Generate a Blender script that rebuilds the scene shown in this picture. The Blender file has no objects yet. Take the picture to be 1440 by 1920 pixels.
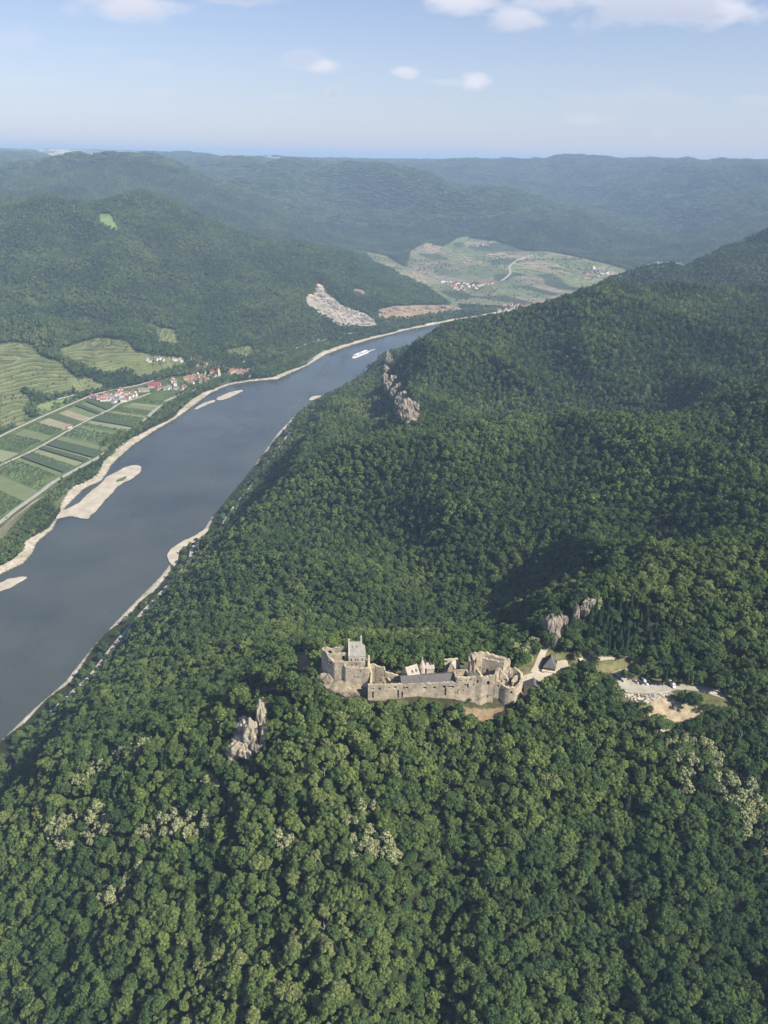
import bpy, bmesh, math, random
import numpy as np
from mathutils import Vector, Matrix, noise as mnoise
random.seed(7); rng = np.random.default_rng(7)
sc = bpy.context.scene
COL = sc.collection
# ------------------------------------------------------------------ camera
F_PX, PITCH, ROLL, CAMH = 1442.0, math.radians(24.8), math.radians(1.2), 620.0
cP, sP, cR, sR = math.cos(PITCH), math.sin(PITCH), math.cos(ROLL), math.sin(ROLL)
cam_d = bpy.data.cameras.new('camera'); cam = bpy.data.objects.new('camera', cam_d); COL.objects.link(cam)
cam_d.sensor_fit = 'VERTICAL'; cam_d.sensor_height = 36.0; cam_d.lens = F_PX/1920*36
cam_d.clip_start = 1.0; cam_d.clip_end = 200000.0
cam.matrix_world = Matrix(((cR, -sR, 0, 0), (sR*sP, cR*sP, -cP, 0), (sR*cP, cR*cP, sP, CAMH), (0, 0, 0, 1)))
sc.camera = cam
# ------------------------------------------------------------------ light
SUN_AZ, SUN_EL = math.radians(121), math.radians(43)      # azimuth clockwise from the view direction (+Y)
w = bpy.data.worlds.new('World'); sc.world = w; w.use_nodes = True
wn, wl = w.node_tree.nodes, w.node_tree.links
for n in list(wn): wn.remove(n)
out = wn.new('ShaderNodeOutputWorld'); bg = wn.new('ShaderNodeBackground'); sky = wn.new('ShaderNodeTexSky')
sky.sky_type = 'NISHITA'; sky.sun_disc = False; sky.sun_elevation = SUN_EL; sky.sun_rotation = SUN_AZ
sky.altitude = 800; sky.air_density = 1.0; sky.dust_density = 0.3; sky.ozone_density = 2.0
bg.inputs['Strength'].default_value = 0.072
def wm(op, a, b=None, c=None):
    n = wn.new('ShaderNodeMath'); n.operation = op
    for i, v in enumerate((a, b, c)):
        if v is None: continue
        if isinstance(v, (int, float)): n.inputs[i].default_value = v
        else: wl.new(v, n.inputs[i])
    return n.outputs[0]
# clouds: soft banks fixed in the sky (east, elevation as tangents of their bearing and height, half width, half height, strength, greyness)
geo = wn.new('ShaderNodeTexCoord'); sep = wn.new('ShaderNodeSeparateXYZ'); wl.new(geo.outputs['Generated'], sep.inputs[0])
yy = wm('MAXIMUM', sep.outputs['Y'], 0.05); cu = wm('DIVIDE', sep.outputs['X'], yy); cv = wm('DIVIDE', sep.outputs['Z'], yy)
# the milky air low over the horizon
veil = wm('MULTIPLY', wm('POWER', 2.718, wm('MULTIPLY', wm('MAXIMUM', sep.outputs['Z'], 0.0), -8.5)), 0.80)
vm = wn.new('ShaderNodeMix'); vm.data_type = 'RGBA'; wl.new(veil, vm.inputs[0]); tn = wn.new('ShaderNodeMix'); tn.data_type = 'RGBA'; tn.blend_type = 'MULTIPLY'; tn.inputs[0].default_value = 1.0; tn.inputs[7].default_value = (1.07, 0.97, 1.02, 1); wl.new(sky.outputs[0], tn.inputs[6]); wl.new(tn.outputs[2], vm.inputs[6]); vm.inputs[7].default_value = (3.7, 4.25, 5.6, 1); wl.new(vm.outputs[2], bg.inputs['Color'])
cc = wn.new('ShaderNodeCombineXYZ'); wl.new(cu, cc.inputs['X']); wl.new(wm('MULTIPLY', cv, 2.2), cc.inputs['Y'])
cn = wn.new('ShaderNodeTexNoise'); cn.inputs['Scale'].default_value = 16.0; cn.inputs['Detail'].default_value = 8; cn.inputs['Roughness'].default_value = 0.55; wl.new(cc.outputs[0], cn.inputs['Vector'])
CLOUDS_PX = [(235,8,125,36,1.0,0.2), (180,0,70,22,0.7,0.5), (470,-6,110,18,0.8,0.7), (870,4,90,30,1.0,0.12), (960,34,75,26,0.95,0.25), (1060,0,120,30,1.0,0.3), (1230,14,190,46,1.1,0.5), (1370,16,110,36,1.0,0.15), (1180,-4,160,34,1.0,0.15),
             (604,123,40,15,1.0,0.12), (568,112,50,20,0.45,0.85), (760,135,34,13,0.95,0.15), (892,155,34,17,1.0,0.1), (835,154,50,9,0.4,0.45), (626,175,16,15,0.55,1.0), (1234,249,15,14,0.5,1.0),
             (1100,222,60,13,0.28,0.35), (60,152,85,10,0.3,0.9), (270,125,60,11,0.28,0.9), (185,98,40,14,0.22,0.7), (20,75,60,22,0.25,0.6), (290,172,60,8,0.22,0.9), (1180,180,150,20,0.14,0.4), (1420,188,60,10,0.2,0.4), (540,182,40,8,0.2,0.8)]
def _tan(px, py):
    u_, v_ = px-720, 960-py; a_, b_ = u_*cR-v_*sR, v_*cR+u_*sR; yy_ = F_PX*cP+b_*sP; return a_/yy_, (-F_PX*sP+b_*cP)/yy_
CLOUDS = []
for px_, py_, hw_, hh_, k_, g_ in CLOUDS_PX:
    u0_, v0_ = _tan(px_, py_); u1_, v1_ = _tan(px_+hw_, py_-hh_); CLOUDS.append((u0_, v0_, abs(u1_-u0_)*0.9, abs(v1_-v0_)*0.9, k_, g_))
tot = 0.0; grey = 0.0
for u0, v0, a_, b_, k_, g_ in CLOUDS:
    du = wm('DIVIDE', wm('SUBTRACT', cu, u0), a_); dv = wm('DIVIDE', wm('SUBTRACT', cv, v0), b_)
    d_ = wm('SQRT', wm('ADD', wm('MULTIPLY', du, du), wm('MULTIPLY', dv, dv)))
    m_ = wm('SUBTRACT', wm('MULTIPLY_ADD', cn.outputs['Fac'], 2.6, -0.28), d_)
    mr = wn.new('ShaderNodeMapRange'); mr.interpolation_type = 'SMOOTHSTEP'; wl.new(m_, mr.inputs[0]); mr.inputs[1].default_value = -0.15; mr.inputs[2].default_value = 0.85; mr.inputs[3].default_value = 0.0; mr.inputs[4].default_value = min(1.0, k_)*0.9
    lo = wm('MULTIPLY', mr.outputs[0], wm('MULTIPLY_ADD', dv, -0.25*(1 if b_ > 0.012 else 0.4), g_))
    tot = wm('MAXIMUM', tot, mr.outputs[0]); grey = wm('MAXIMUM', grey, lo)
cb = wn.new('ShaderNodeBackground'); cmx = wn.new('ShaderNodeMix'); cmx.data_type = 'RGBA'; wl.new(grey, cmx.inputs[0]); cmx.inputs[6].default_value = (0.62, 0.62, 0.68, 1); cmx.inputs[7].default_value = (0.24, 0.31, 0.46, 1)
wl.new(cmx.outputs[2], cb.inputs['Color']); cb.inputs['Strength'].default_value = 0.78
wmx = wn.new('ShaderNodeMixShader'); wl.new(wm('MINIMUM', tot, 1.0), wmx.inputs[0]); wl.new(bg.outputs[0], wmx.inputs[1]); wl.new(cb.outputs[0], wmx.inputs[2]); wl.new(wmx.outputs[0], out.inputs['Surface'])
sl = bpy.data.lights.new('sun', 'SUN'); sl.energy = 5.0; sl.angle = math.radians(0.53); sl.color = (1.0, 0.92, 0.78)
so = bpy.data.objects.new('sun', sl); COL.objects.link(so)
sd = Vector((math.sin(SUN_AZ)*math.cos(SUN_EL), math.cos(SUN_AZ)*math.cos(SUN_EL), math.sin(SUN_EL)))
so.rotation_euler = (-sd).to_track_quat('-Z', 'Y').to_euler(); so.location = (0, 0, 2000)
sc.view_settings.view_transform = 'Standard'; sc.view_settings.look = 'None'
sc.view_settings.gamma = 1.0; sc.view_settings.exposure = 0.86
sc.cycles.max_bounces = 6; sc.cycles.diffuse_bounces = 3; sc.cycles.volume_bounces = 0
sc.cycles.transparent_max_bounces = 8

# ------------------------------------------------------------------ survey: from the photograph's pixels to the ground
def ray(px, py):
    u, v = px-720, 960-py
    a, b = u*cR-v*sR, v*cR+u*sR
    return (a, F_PX*cP+b*sP, -F_PX*sP+b*cP)
def PZ(px, py, z):
    r = ray(px, py); t = (z-CAMH)/r[2]; return (r[0]*t, r[1]*t, z)
def PD(px, py, d):
    r = ray(px, py); t = d/math.hypot(r[0], r[1]); return (r[0]*t, r[1]*t, CAMH+r[2]*t)
def project(x, y, z):
    z = z-CAMH; f = y*cP-z*sP
    f = np.where(f < 1, 1, f)
    a, b = x*F_PX/f, (y*sP+z*cP)*F_PX/f
    return 720+a*cR+b*sR, 960-(b*cR-a*sR), f
def in_poly(x, y, poly):
    x = np.asarray(x, float); y = np.asarray(y, float); c = np.zeros(x.shape, bool)
    n = len(poly)
    for i in range(n):
        x0, y0 = poly[i][:2]; x1, y1 = poly[(i+1) % n][:2]
        if y0 == y1: continue
        k = ((y0 > y) != (y1 > y)) & (x < (x1-x0)*(y-y0)/(y1-y0)+x0)
        c ^= k
    return c
def seg_dist(x, y, pts, closed=False):
    best = np.full(np.shape(x), 1e12)
    n = len(pts)
    for i in range(n if closed else n-1):
        x0, y0 = pts[i][:2]; x1, y1 = pts[(i+1) % n][:2]
        dx, dy = x1-x0, y1-y0; L = dx*dx+dy*dy or 1e-9
        t = np.clip(((x-x0)*dx+(y-y0)*dy)/L, 0, 1)
        best = np.minimum(best, (x-x0-t*dx)**2+(y-y0-t*dy)**2)
    return np.sqrt(best)
def sstep(a, b, x):
    t = np.clip((x-a)/(b-a+0.0), 0, 1); return t*t*(3-2*t)
def vnoise(x, y, seed=0):
    xi = np.floor(x); yi = np.floor(y); fx = x-xi; fy = y-yi
    fx = fx*fx*(3-2*fx); fy = fy*fy*(3-2*fy)
    def h(a, b):
        n = (a.astype(np.int64)*374761393+b.astype(np.int64)*668265263+seed*2147483647) & 0xffffffff
        n = ((n ^ (n >> 13))*1274126177) & 0xffffffff
        n = n ^ (n >> 16)
        return (n & 0xffff)/65535.0
    a, b, c, d = h(xi, yi), h(xi+1, yi), h(xi, yi+1), h(xi+1, yi+1)
    return (a*(1-fx)+b*fx)*(1-fy)+(c*(1-fx)+d*fx)*fy
def fbm(x, y, o=4, seed=0):
    s = 0; a = 0.5; t = 0
    for i in range(o):
        s = s+a*vnoise(x*2**i+17.3*i, y*2**i-9.1*i, seed+i); t += a; a *= 0.5
    return s/t*2-1

# ------------------------------------------------------------------ the river
LEFT_SHORE = [PZ(*p, 0)[:2] for p in [(-80,1130),(0,1078),(45,1057),(62,1038),(70,1018),(100,992),(110,972),(126,949),(157,918),(172,910),(190,903),(200,890),(210,872),(222,860),
   (250,835),(290,808),(330,785),(365,760),(395,737),(430,722),(470,715),(520,711),(545,700),(580,684),(610,665),(650,650),(700,635),(760,620),(830,605),(870,597),(905,592)]]
LEFT_SHORE = [(-900,300),(-760,700)]+LEFT_SHORE+[(560,3530),(900,3800),(1500,4050),(2500,4200)]
RIGHT_SHORE = [(-560,200),(-470,500)]+[PZ(*p, 0)[:2] for p in [(0,1388),(60,1330),(120,1278),(170,1215),(232,1148),(300,1080),(318,1055),(322,1032),(345,1018),(372,1008),(395,970),(420,940),(470,880),(520,812),(555,775),(590,750)]]+\
   [(-110,2260),(0,2450),(150,2690),(300,2880),(480,3080),(700,3290),(1050,3520),(1600,3740),(2500,3880)]
RIVER = LEFT_SHORE+RIGHT_SHORE[::-1]

# ------------------------------------------------------------------ the relief, surveyed point by point
CP = []
def z_(z, *pts):
    for p in pts: CP.append(PZ(p[0], p[1], z))
def d_(*pts):
    for p in pts: CP.append(PD(*p))
def w_(*pts): CP.extend(pts)
def sl(anchor, slope, *pts):
    ax, ay, az = PZ(*anchor); d0 = math.hypot(ax, ay)
    for p in pts:
        r = ray(*p); t = -r[2]/math.hypot(r[0], r[1]); d = (CAMH-az+slope*d0)/(slope+t); CP.append(PD(p[0], p[1], d))
# castle ridge and the slope below it
z_(297,(700,1262),(800,1262),(880,1255),(640,1262))
z_(288,(960,1316)); z_(285,(700,1326),(780,1326),(850,1326),(900,1322),(930,1318)); z_(291,(630,1306),(660,1310))
z_(296,(1000,1270),(1050,1250),(1100,1235),(1170,1228),(1230,1235))
z_(291,(1180,1290),(1250,1285),(1160,1262),(1330,1300),(1300,1280))
z_(289,(560,1285)); z_(268,(500,1300)); z_(252,(440,1345)); z_(222,(300,1400)); z_(172,(130,1450)); z_(115,(0,1560))
for ax, ss in ((620,.5),(700,.46),(830,.6),(960,.46),(1060,.5),(1150,.58),(1260,.42),(1360,.5),(1440,.55)):
    sl((ax,1326,285), ss, (ax,1380),(ax,1540),(ax-5,1720),(ax-10,1900))
sl((520,1310,270), .5, (470,1460),(480,1600),(480,1760),(470,1900))
sl((440,1345,252), .55, (400,1560),(390,1740))
sl((300,1400,222), .40, (300,1540),(290,1720),(280,1900))
sl((130,1450,172), .33, (130,1640),(130,1800),(100,1920)); sl((0,1560,115), .2, (0,1720),(0,1900))
w_((-350,60,20),(-200,60,60),(0,60,100),(250,60,120),(-450,350,20),(450,250,230),(520,450,300))
# north side of the castle ridge and the ravine behind it
z_(228,(640,1215),(560,1230)); z_(190,(600,1180)); z_(180,(720,1180)); z_(205,(850,1180)); z_(250,(960,1200)); z_(175,(500,1200)); z_(120,(400,1200)); z_(75,(300,1230)); z_(35,(190,1260))
z_(222,(470,1290)); z_(155,(330,1310)); z_(85,(170,1340)); z_(30,(70,1360))
# rock ridge behind the car park
sl((1060,1240,296), .55, (1050,1190),(1095,1150)); sl((1200,1235,296), .5, (1150,1190),(1200,1140)); sl((1300,1240,296), .45, (1300,1200),(1340,1110)); sl((1440,1260,298), .45, (1440,1180),(1440,1080))
z_(268,(1000,1150)); z_(262,(1040,1090)); z_(285,(1150,1060)); z_(300,(1250,1050)); z_(318,(1400,1020))
# middle forest
z_(195,(700,1080)); z_(160,(560,1090)); z_(110,(440,1090)); z_(60,(360,1100)); z_(205,(850,1080)); z_(225,(960,1080))
z_(200,(760,980)); z_(170,(620,960)); z_(110,(500,980)); z_(50,(420,985)); z_(222,(880,960)); z_(235,(1000,960)); z_(245,(1090,940)); z_(262,(1120,880))
z_(255,(1180,1010)); z_(268,(1240,1000)); z_(300,(1330,940)); z_(315,(1440,900)); z_(295,(1250,890)); z_(330,(1440,820)); z_(300,(1200,830))
z_(205,(720,880)); z_(170,(620,890)); z_(105,(545,870)); z_(45,(490,880)); z_(228,(850,880)); z_(255,(1000,860))
z_(212,(720,830)); z_(195,(650,850)); z_(222,(800,832)); z_(240,(900,835)); z_(252,(1000,832)); z_(285,(1110,815)); z_(315,(1240,795)); z_(335,(1400,760))
z_(50,(560,810)); z_(110,(600,815)); z_(35,(600,765)); z_(75,(640,760)); z_(110,(680,745)); 
# big spur with the crag
d_((722,672,1750),(735,676,1740),(748,700,1650),(764,730,1530),(782,765,1420),(800,803,1290))
z_(115,(742,803)); z_(110,(720,772)); z_(125,(702,725)); z_(85,(680,752)); w_((-110,1780,85),(70,1880,190))
d_((800,672,1620),(880,652,1700),(940,636,1760),(1000,615,1780),(1060,591,1800),(1120,569,1820),(1200,555,1900),(1300,545,1950),(1440,547,2000))
d_((860,700,1560),(950,700,1560),(1100,650,1620),(1300,620,1680),(1440,620,1700),(810,808,1340),(900,814,1350),(1000,814,1350),(1120,800,1340),(1250,775,1350),(1400,742,1370),(890,775,1450),(1050,765,1460),(1250,735,1470),(1440,690,1500))
w_((150,2000,215),(260,2350,110),(400,2150,200),(500,2600,100),(620,2300,220),(900,2500,200),(900,2900,90),(1200,2500,250),(1500,2400,300),(500,2900,30),(900,3300,20),(1900,3000,300))
w_((700,600,380),(900,1000,400),(1200,1500,430),(1500,2000,430),(1100,600,420),(1800,1200,450))
# hump and hill behind at the right
d_((1160,522,2800),(1220,517,2850),(1280,512,2900),(1340,480,3100),(1400,450,3200),(1440,440,3250),(1520,420,3300))
w_((1300,3500,160),(1700,3400,330),(2200,3300,450),(1700,4200,20),(2600,3700,250),(2700,2500,450))
# left bank: plain, terraces, hill
z_(8,(0,960),(100,880),(200,800),(0,870),(120,820),(230,770),(300,735),(-100,900),(-100,980),(400,718),(470,690),(540,680),(560,660),(620,650),(690,622))
z_(14,(0,812),(60,782),(160,742),(330,700),(460,668)); z_(24,(0,765),(70,765),(230,735)); z_(40,(0,735),(240,700),(330,680)); z_(75,(0,690),(200,655),(300,655)); z_(92,(60,655),(120,640)); z_(30,(160,725),(120,745))
z_(50,(110,705)); z_(90,(0,640),(230,630)); z_(40,(440,655)); z_(36,(462,632)); z_(32,(385,655)); z_(20,(560,640)); z_(50,(560,615)); z_(16,(680,607)); z_(14,(760,600)); z_(10,(860,588))
z_(50,(-100,780)); z_(120,(-100,680))
d_((0,560,3050),(100,560,3000),(220,560,3000),(350,580,2950),(450,570,3050),(540,560,3120),(600,545,3300),(660,570,3250),(720,560,3350),(780,568,3500),(830,570,3600))
d_((0,480,3350),(150,480,3350),(300,490,3350),(420,500,3400),(540,510,3500),(640,520,3600),(740,540,3700))
d_((20,372,3900),(-150,360,3950),(60,374,3930),(100,388,3980),(140,396,4050),(190,390,4050),(225,374,4000),(255,372,4000),(310,390,4050),(400,416,4100),(480,440,4150),(560,457,4200),(620,470,4200),(690,502,4150),(760,528,4050),(830,556,3850),(875,580,3750))
w_((-2000,4600,330),(-1600,4900,250),(-1100,4900,150),(-600,4900,80),(-200,4800,40),(200,4500,25),(-2600,4500,450))
# second hill on the left
d_((0,336,6000),(130,305,6300),(210,297,6400),(245,284,6550),(270,279,6600),(300,284,6600),(335,302,6500),(380,320,6400),(440,352,6200),(520,395,6000),(600,438,5700),(660,465,5500),(-150,370,6000))
d_((0,368,5500),(200,350,5600),(350,370,5600),(450,400,5500))
w_((-2600,8200,350),(-1500,7300,330),(-200,6900,120))
# vineyard basin
z_(12,(850,545)); d_((700,480,5200),(760,500,4850),(830,522,4550),(800,460,5600),(860,450,5750),(960,465,5500),(1060,480,5300),(1150,495,4950),(1100,518,4500),(1000,500,4800),(900,500,4850),(950,540,4150),(880,552,3950),(1050,540,4250),(940,575,3720),(1000,572,3800),(1200,505,4900))
w_((700,3950,6),(1300,4500,25),(2200,4600,40))
# third hill face and the side valley
d_((560,312,7600),(640,322,7400),(720,330,7200),(800,340,7000),(860,350,6800),(920,362,6700),(1000,385,6400),(1080,425,6000),(1150,468,5500),(1190,490,5200))
d_((620,400,6500),(700,400,6400),(800,420,6200),(900,430,6100),(700,450,5900),(500,340,7000),(430,305,8200))
w_((-100,9000,430),(800,8800,330),(1800,8000,240),(2000,7000,150),(2100,6200,90))
d_((850,308,9600),(890,316,9600),(930,318,9800),(1000,310,10000),(1060,300,10200),(1120,310,9800),(1250,322,8500),(1350,324,8000),(1440,325,7800),(1560,330,7800),(430,294,10500),(480,300,10500),(560,299,10500),(620,305,10500),(700,305,10500),(760,311,10500))
d_((1100,350,8800),(1200,370,7600),(1320,380,6900),(1440,390,6500),(1200,430,6400),(1300,440,6000),(1440,450,5600),(1250,490,5200),(1330,485,5100),(1440,480,5000),(1560,470,5000))
# plateau to the horizon
for px, py in [(-200,280),(0,281),(200,284),(430,292),(560,299),(720,301),(860,304),(1000,306),(1200,311),(1440,316),(1640,320)]:
    d_((px,py,14000),(px,py-2,19000),(px,py-3,26000))
d_((0,292,10500),(60,296,9500),(120,296,11000),(250,292,11000))
for a in range(-60, 61, 10):
    w_((40000*math.sin(math.radians(a)), 40000*math.cos(math.radians(a)), 560.), (90000*math.sin(math.radians(a)), 90000*math.cos(math.radians(a)), 450.))
for a in (-60,-50,-42): 
    s_, c_ = math.sin(math.radians(a)), math.cos(math.radians(a))
    w_((1500*s_,1500*c_,20),(3000*s_,3000*c_,150),(5000*s_,5000*c_,350),(8000*s_,8000*c_,450),(14000*s_,14000*c_,560),(300*s_,300*c_,40))
for a in (60,50,42):
    s_, c_ = math.sin(math.radians(a)), math.cos(math.radians(a))
    w_((5000*s_,5000*c_,300),(8000*s_,8000*c_,450),(14000*s_,14000*c_,560),(300*s_,300*c_,230),(3000*s_,3000*c_,450))
CPa = np.array(CP, float)
SA, SD = 2.2, 1.6
def lp(x, y):
    return np.stack([np.arctan2(x, np.maximum(y, 1e-3))*SA, np.log(np.hypot(x, y)+1)*SD], -1)
_q = lp(CPa[:,0], CPa[:,1]); _c2 = 0.03**2
_h0 = lambda d: 0*d
def kern(a, b): 
    d2 = ((a[:,None,:]-b[None,:,:])**2).sum(-1); return -np.sqrt(d2+_c2)
_n = len(CPa)
_A = np.zeros((_n+1,_n+1)); _A[:_n,:_n] = kern(_q,_q)+np.eye(_n)*0.01; _A[:_n,_n] = 1; _A[_n,:_n] = 1
_s = np.linalg.solve(_A, np.append(CPa[:,2], 0))
def relief(x, y):
    sh = np.shape(x); x = np.ravel(x); y = np.ravel(y); o = np.empty(x.size)
    for i in range(0, x.size, 20000):
        o[i:i+20000] = kern(lp(x[i:i+20000], y[i:i+20000]), _q)@_s[:_n]+_s[_n]
    return o.reshape(sh)
PLAIN = [PZ(*p, 6)[:2] for p in [(-150,1120),(-150,870),(0,815),(60,785),(110,765),(170,742),(330,706),(420,700),(480,690),(560,655),(600,640),(640,640),(600,668),(540,690),(480,700),(380,730),(230,820),(60,1000)]]
CASTLE_PAD = [PZ(*p, 297)[:2] for p in [(612,1258),(700,1245),(900,1238),(1000,1250),(1060,1240),(1060,1262),(1000,1280),(975,1280),(945,1285),(925,1286),(900,1287),(855,1292),(780,1297),(692,1297),(660,1280),(625,1276)]]
LOT_PAD = [PZ(*p, 290)[:2] for p in [(1150,1270),(1190,1262),(1255,1282),(1362,1298),(1368,1312),(1270,1300),(1200,1310),(1155,1298)]]
def ground(x, y):
    z = relief(x, y)
    x = np.asarray(x, float); y = np.asarray(y, float); dist = np.hypot(x, y)
    up = sstep(15, 130, z)
    n = fbm(x/260, y/260, 4, 3)
    rid = 1-np.abs(fbm(x/420+3, y/420, 4, 11))*2
    near = sstep(500, 1500, dist); xw, yw = x+60*fbm(x/300, y/300, 2, 71), y+60*fbm(x/300, y/300, 2, 72)
    rid2 = 1-np.abs(fbm(xw/230+0.25*y/230, yw/420, 3, 15))*2.4
    z = z+up*(n*(5+9*near)+(rid-0.5)*(4+30*near)*sstep(200, 2500, dist)+(rid2-0.45)*38*sstep(540, 760, dist)*(1-sstep(2600, 4500, dist)))
    z = z+sstep(30, 160, z)*sstep(2600, 4200, dist)*((1-np.abs(fbm(xw/620, yw/900, 3, 25))*2.4)-0.5)*60*(1-sstep(10000, 13000, dist))
    near_s = 1-sstep(400, 520, dist); z = z-up*sstep(0, 1, near_s)*np.abs(fbm(x/52+0.1*y/52, y/210, 2, 35))*0
    z = z+up*sstep(5000, 9000, dist)*fbm(x/1400, y/1400, 3, 5)*18*(1-sstep(11000, 14000, dist))
    z = z+sstep(13000, 17000, dist)*fbm(x/5000, y/5000, 3, 8)*14
    z = z-sstep(395, 350, y)*(y > 60)*(np.abs(x) < 700)*7.5*np.abs(np.sin(x/23+1.5*fbm(x/80, y/140, 2, 45)+0.006*(400-y)))*0.8
    z = np.maximum(z, 5.0)
    pd = seg_dist(x, y, PLAIN, True); pi = in_poly(x, y, PLAIN)
    k = np.where(pi, 1.0, 1-sstep(0, 70, pd)); z = z*(1-k)+np.minimum(z, 6.0)*k
    cd = seg_dist(x, y, CASTLE_PAD, True); ci = in_poly(x, y, CASTLE_PAD)
    k = np.where(ci, 1.0, 1-sstep(1, 6, cd)); z = z*(1-k)+297*k
    cd = seg_dist(x, y, LOT_PAD, True); ci = in_poly(x, y, LOT_PAD)
    k = np.where(ci, 1.0, 1-sstep(1, 9, cd)); z = z*(1-k)+290*k
    rr_ = seg_dist(x, y, RIGHT_SHORE); z = np.where((dist < 2300) & (rr_ < 400), np.minimum(z, 3+np.maximum(0, rr_-32)*0.46+np.maximum(0, rr_-32)**2*0.0032), z)
    rd = seg_dist(x, y, RIVER, True); ri = in_poly(x, y, RIVER)
    zo = z*sstep(-5, 45, rd)+1.0*(1-sstep(-5, 45, rd)); zo = np.where(rd < 45, np.maximum(np.minimum(zo, z), 0.12*rd-0.2), zo)
    zo = np.where(rd < 4, rd*0.3-0.4, zo)
    return np.where(ri, -0.4-np.minimum(rd*0.12, 5), zo)
# the ground sheet: a fan of rings, fine near, coarse far
AZ0, AZ1, NA = math.radians(-50), math.radians(50), 760
RR = np.concatenate([np.geomspace(50, 300, 110, endpoint=False), np.geomspace(300, 1000, 420, endpoint=False), np.geomspace(1000, 4500, 520, endpoint=False), np.geomspace(4500, 13000, 260, endpoint=False), np.geomspace(13000, 90000, 90)])
NR = len(RR); LRR = np.log(RR); AZ = np.linspace(AZ0, AZ1, NA)
GA, GR = np.meshgrid(AZ, RR); GX, GY = GR*np.sin(GA), GR*np.cos(GA)
GZ = ground(GX, GY)
def gz(x, y):
    x = np.asarray(x, float); y = np.asarray(y, float)
    a = (np.arctan2(x, y)-AZ0)/(AZ1-AZ0)*(NA-1); r = np.interp(np.log(np.hypot(x, y)), LRR, np.arange(NR))
    a = np.clip(a, 0, NA-1.001); r = np.clip(r, 0, NR-1.001); i = a.astype(int); j = r.astype(int); fa = a-i; fr = r-j
    return (GZ[j,i]*(1-fa)+GZ[j,i+1]*fa)*(1-fr)+(GZ[j+1,i]*(1-fa)+GZ[j+1,i+1]*fa)*fr
def g1(x, y): return float(gz(np.array([x]), np.array([y]))[0])
def hit(px, py, d0=120.0, d1=60000.0):
    "where the line of sight through a pixel meets the ground"
    r = ray(px, py); hl = math.hypot(r[0], r[1]); dx, dy, dz = r[0]/hl, r[1]/hl, r[2]/hl
    t = np.geomspace(d0, d1, 4000); zz = gz(dx*t, dy*t); below = (CAMH+dz*t) < zz
    k = int(np.argmax(below)) if below.any() else len(t)-1
    a, b = t[max(k-1,0)], t[k]
    for _ in range(25):
        m = (a+b)/2
        if CAMH+dz*m < g1(dx*m, dy*m): b = m
        else: a = m
    return (dx*b, dy*b, g1(dx*b, dy*b))

# ------------------------------------------------------------------ object helpers
def tag(o, label=None, cat=None, group=None, kind=None):
    if label: o['label'] = label
    if cat: o['category'] = cat
    if group: o['group'] = group
    if kind: o['kind'] = kind
    return o
def mesh_np(name, V, Fq, mats=(), smooth=False, parent=None, link=True, mi=None):
    V = np.asarray(V, np.float32); Fq = np.asarray(Fq, np.int32)
    me = bpy.data.meshes.new(name); me.vertices.add(len(V)); me.vertices.foreach_set('co', V.ravel())
    k = Fq.shape[1]; me.loops.add(Fq.size); me.loops.foreach_set('vertex_index', Fq.ravel())
    me.polygons.add(len(Fq)); me.polygons.foreach_set('loop_start', np.arange(len(Fq), dtype=np.int32)*k)
    me.polygons.foreach_set('loop_total', np.full(len(Fq), k, np.int32))
    if smooth: me.polygons.foreach_set('use_smooth', np.ones(len(Fq), bool))
    for m in mats: me.materials.append(m)
    if mi is not None: me.polygons.foreach_set('material_index', np.asarray(mi, np.int32))
    me.update(calc_edges=True)
    o = bpy.data.objects.new(name, me)
    if link: COL.objects.link(o)
    if parent: o.parent = parent
    return o
def empty(name, loc, rz=0, label=None, cat=None, group=None):
    o = bpy.data.objects.new(name, None); COL.objects.link(o); o.location = loc; o.rotation_euler = (0, 0, rz); o.empty_display_size = 0.5
    return tag(o, label, cat, group)
# ------------------------------------------------------------------ materials
def mat(name):
    m = bpy.data.materials.new(name); m.use_nodes = True; nt = m.node_tree
    for n in list(nt.nodes): nt.nodes.remove(n)
    o = nt.nodes.new('ShaderNodeOutputMaterial'); b = nt.nodes.new('ShaderNodeBsdfPrincipled')
    b.inputs['Roughness'].default_value = 0.9; b.inputs['Specular IOR Level'].default_value = 0.15
    nt.links.new(b.outputs[0], o.inputs['Surface'])
    return m, nt, b
def N(nt, t, **kw):
    n = nt.nodes.new(t)
    for k, v in kw.items(): setattr(n, k, v)
    return n
def noise_n(nt, scale, detail=4, vec=None, rough=0.55):
    n = N(nt, 'ShaderNodeTexNoise'); n.inputs['Scale'].default_value = scale; n.inputs['Detail'].default_value = detail; n.inputs['Roughness'].default_value = rough
    if vec is not None: nt.links.new(vec, n.inputs['Vector'])
    return n
def ramp_n(nt, fac, stops, interp='LINEAR'):
    r = N(nt, 'ShaderNodeValToRGB'); r.color_ramp.interpolation = interp
    e = r.color_ramp.elements
    e[0].position, e[0].color = stops[0][0], (*stops[0][1], 1); e[1].position, e[1].color = stops[-1][0], (*stops[-1][1], 1)
    for p, c in stops[1:-1]:
        k = e.new(p); k.color = (*c, 1)
    nt.links.new(fac, r.inputs['Fac']); return r
def mix_n(nt, fac, a, b, mode='MIX'):
    m = N(nt, 'ShaderNodeMix', data_type='RGBA', blend_type=mode)
    for s, v in ((m.inputs['Factor'], fac), (m.inputs[6], a), (m.inputs[7], b)):
        if hasattr(v, 'links'): nt.links.new(v, s)
        else: s.default_value = v if isinstance(v, float) else (*v, 1)
    return m.outputs[2]
def pos_n(nt): return N(nt, 'ShaderNodeNewGeometry').outputs['Position']
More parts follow.
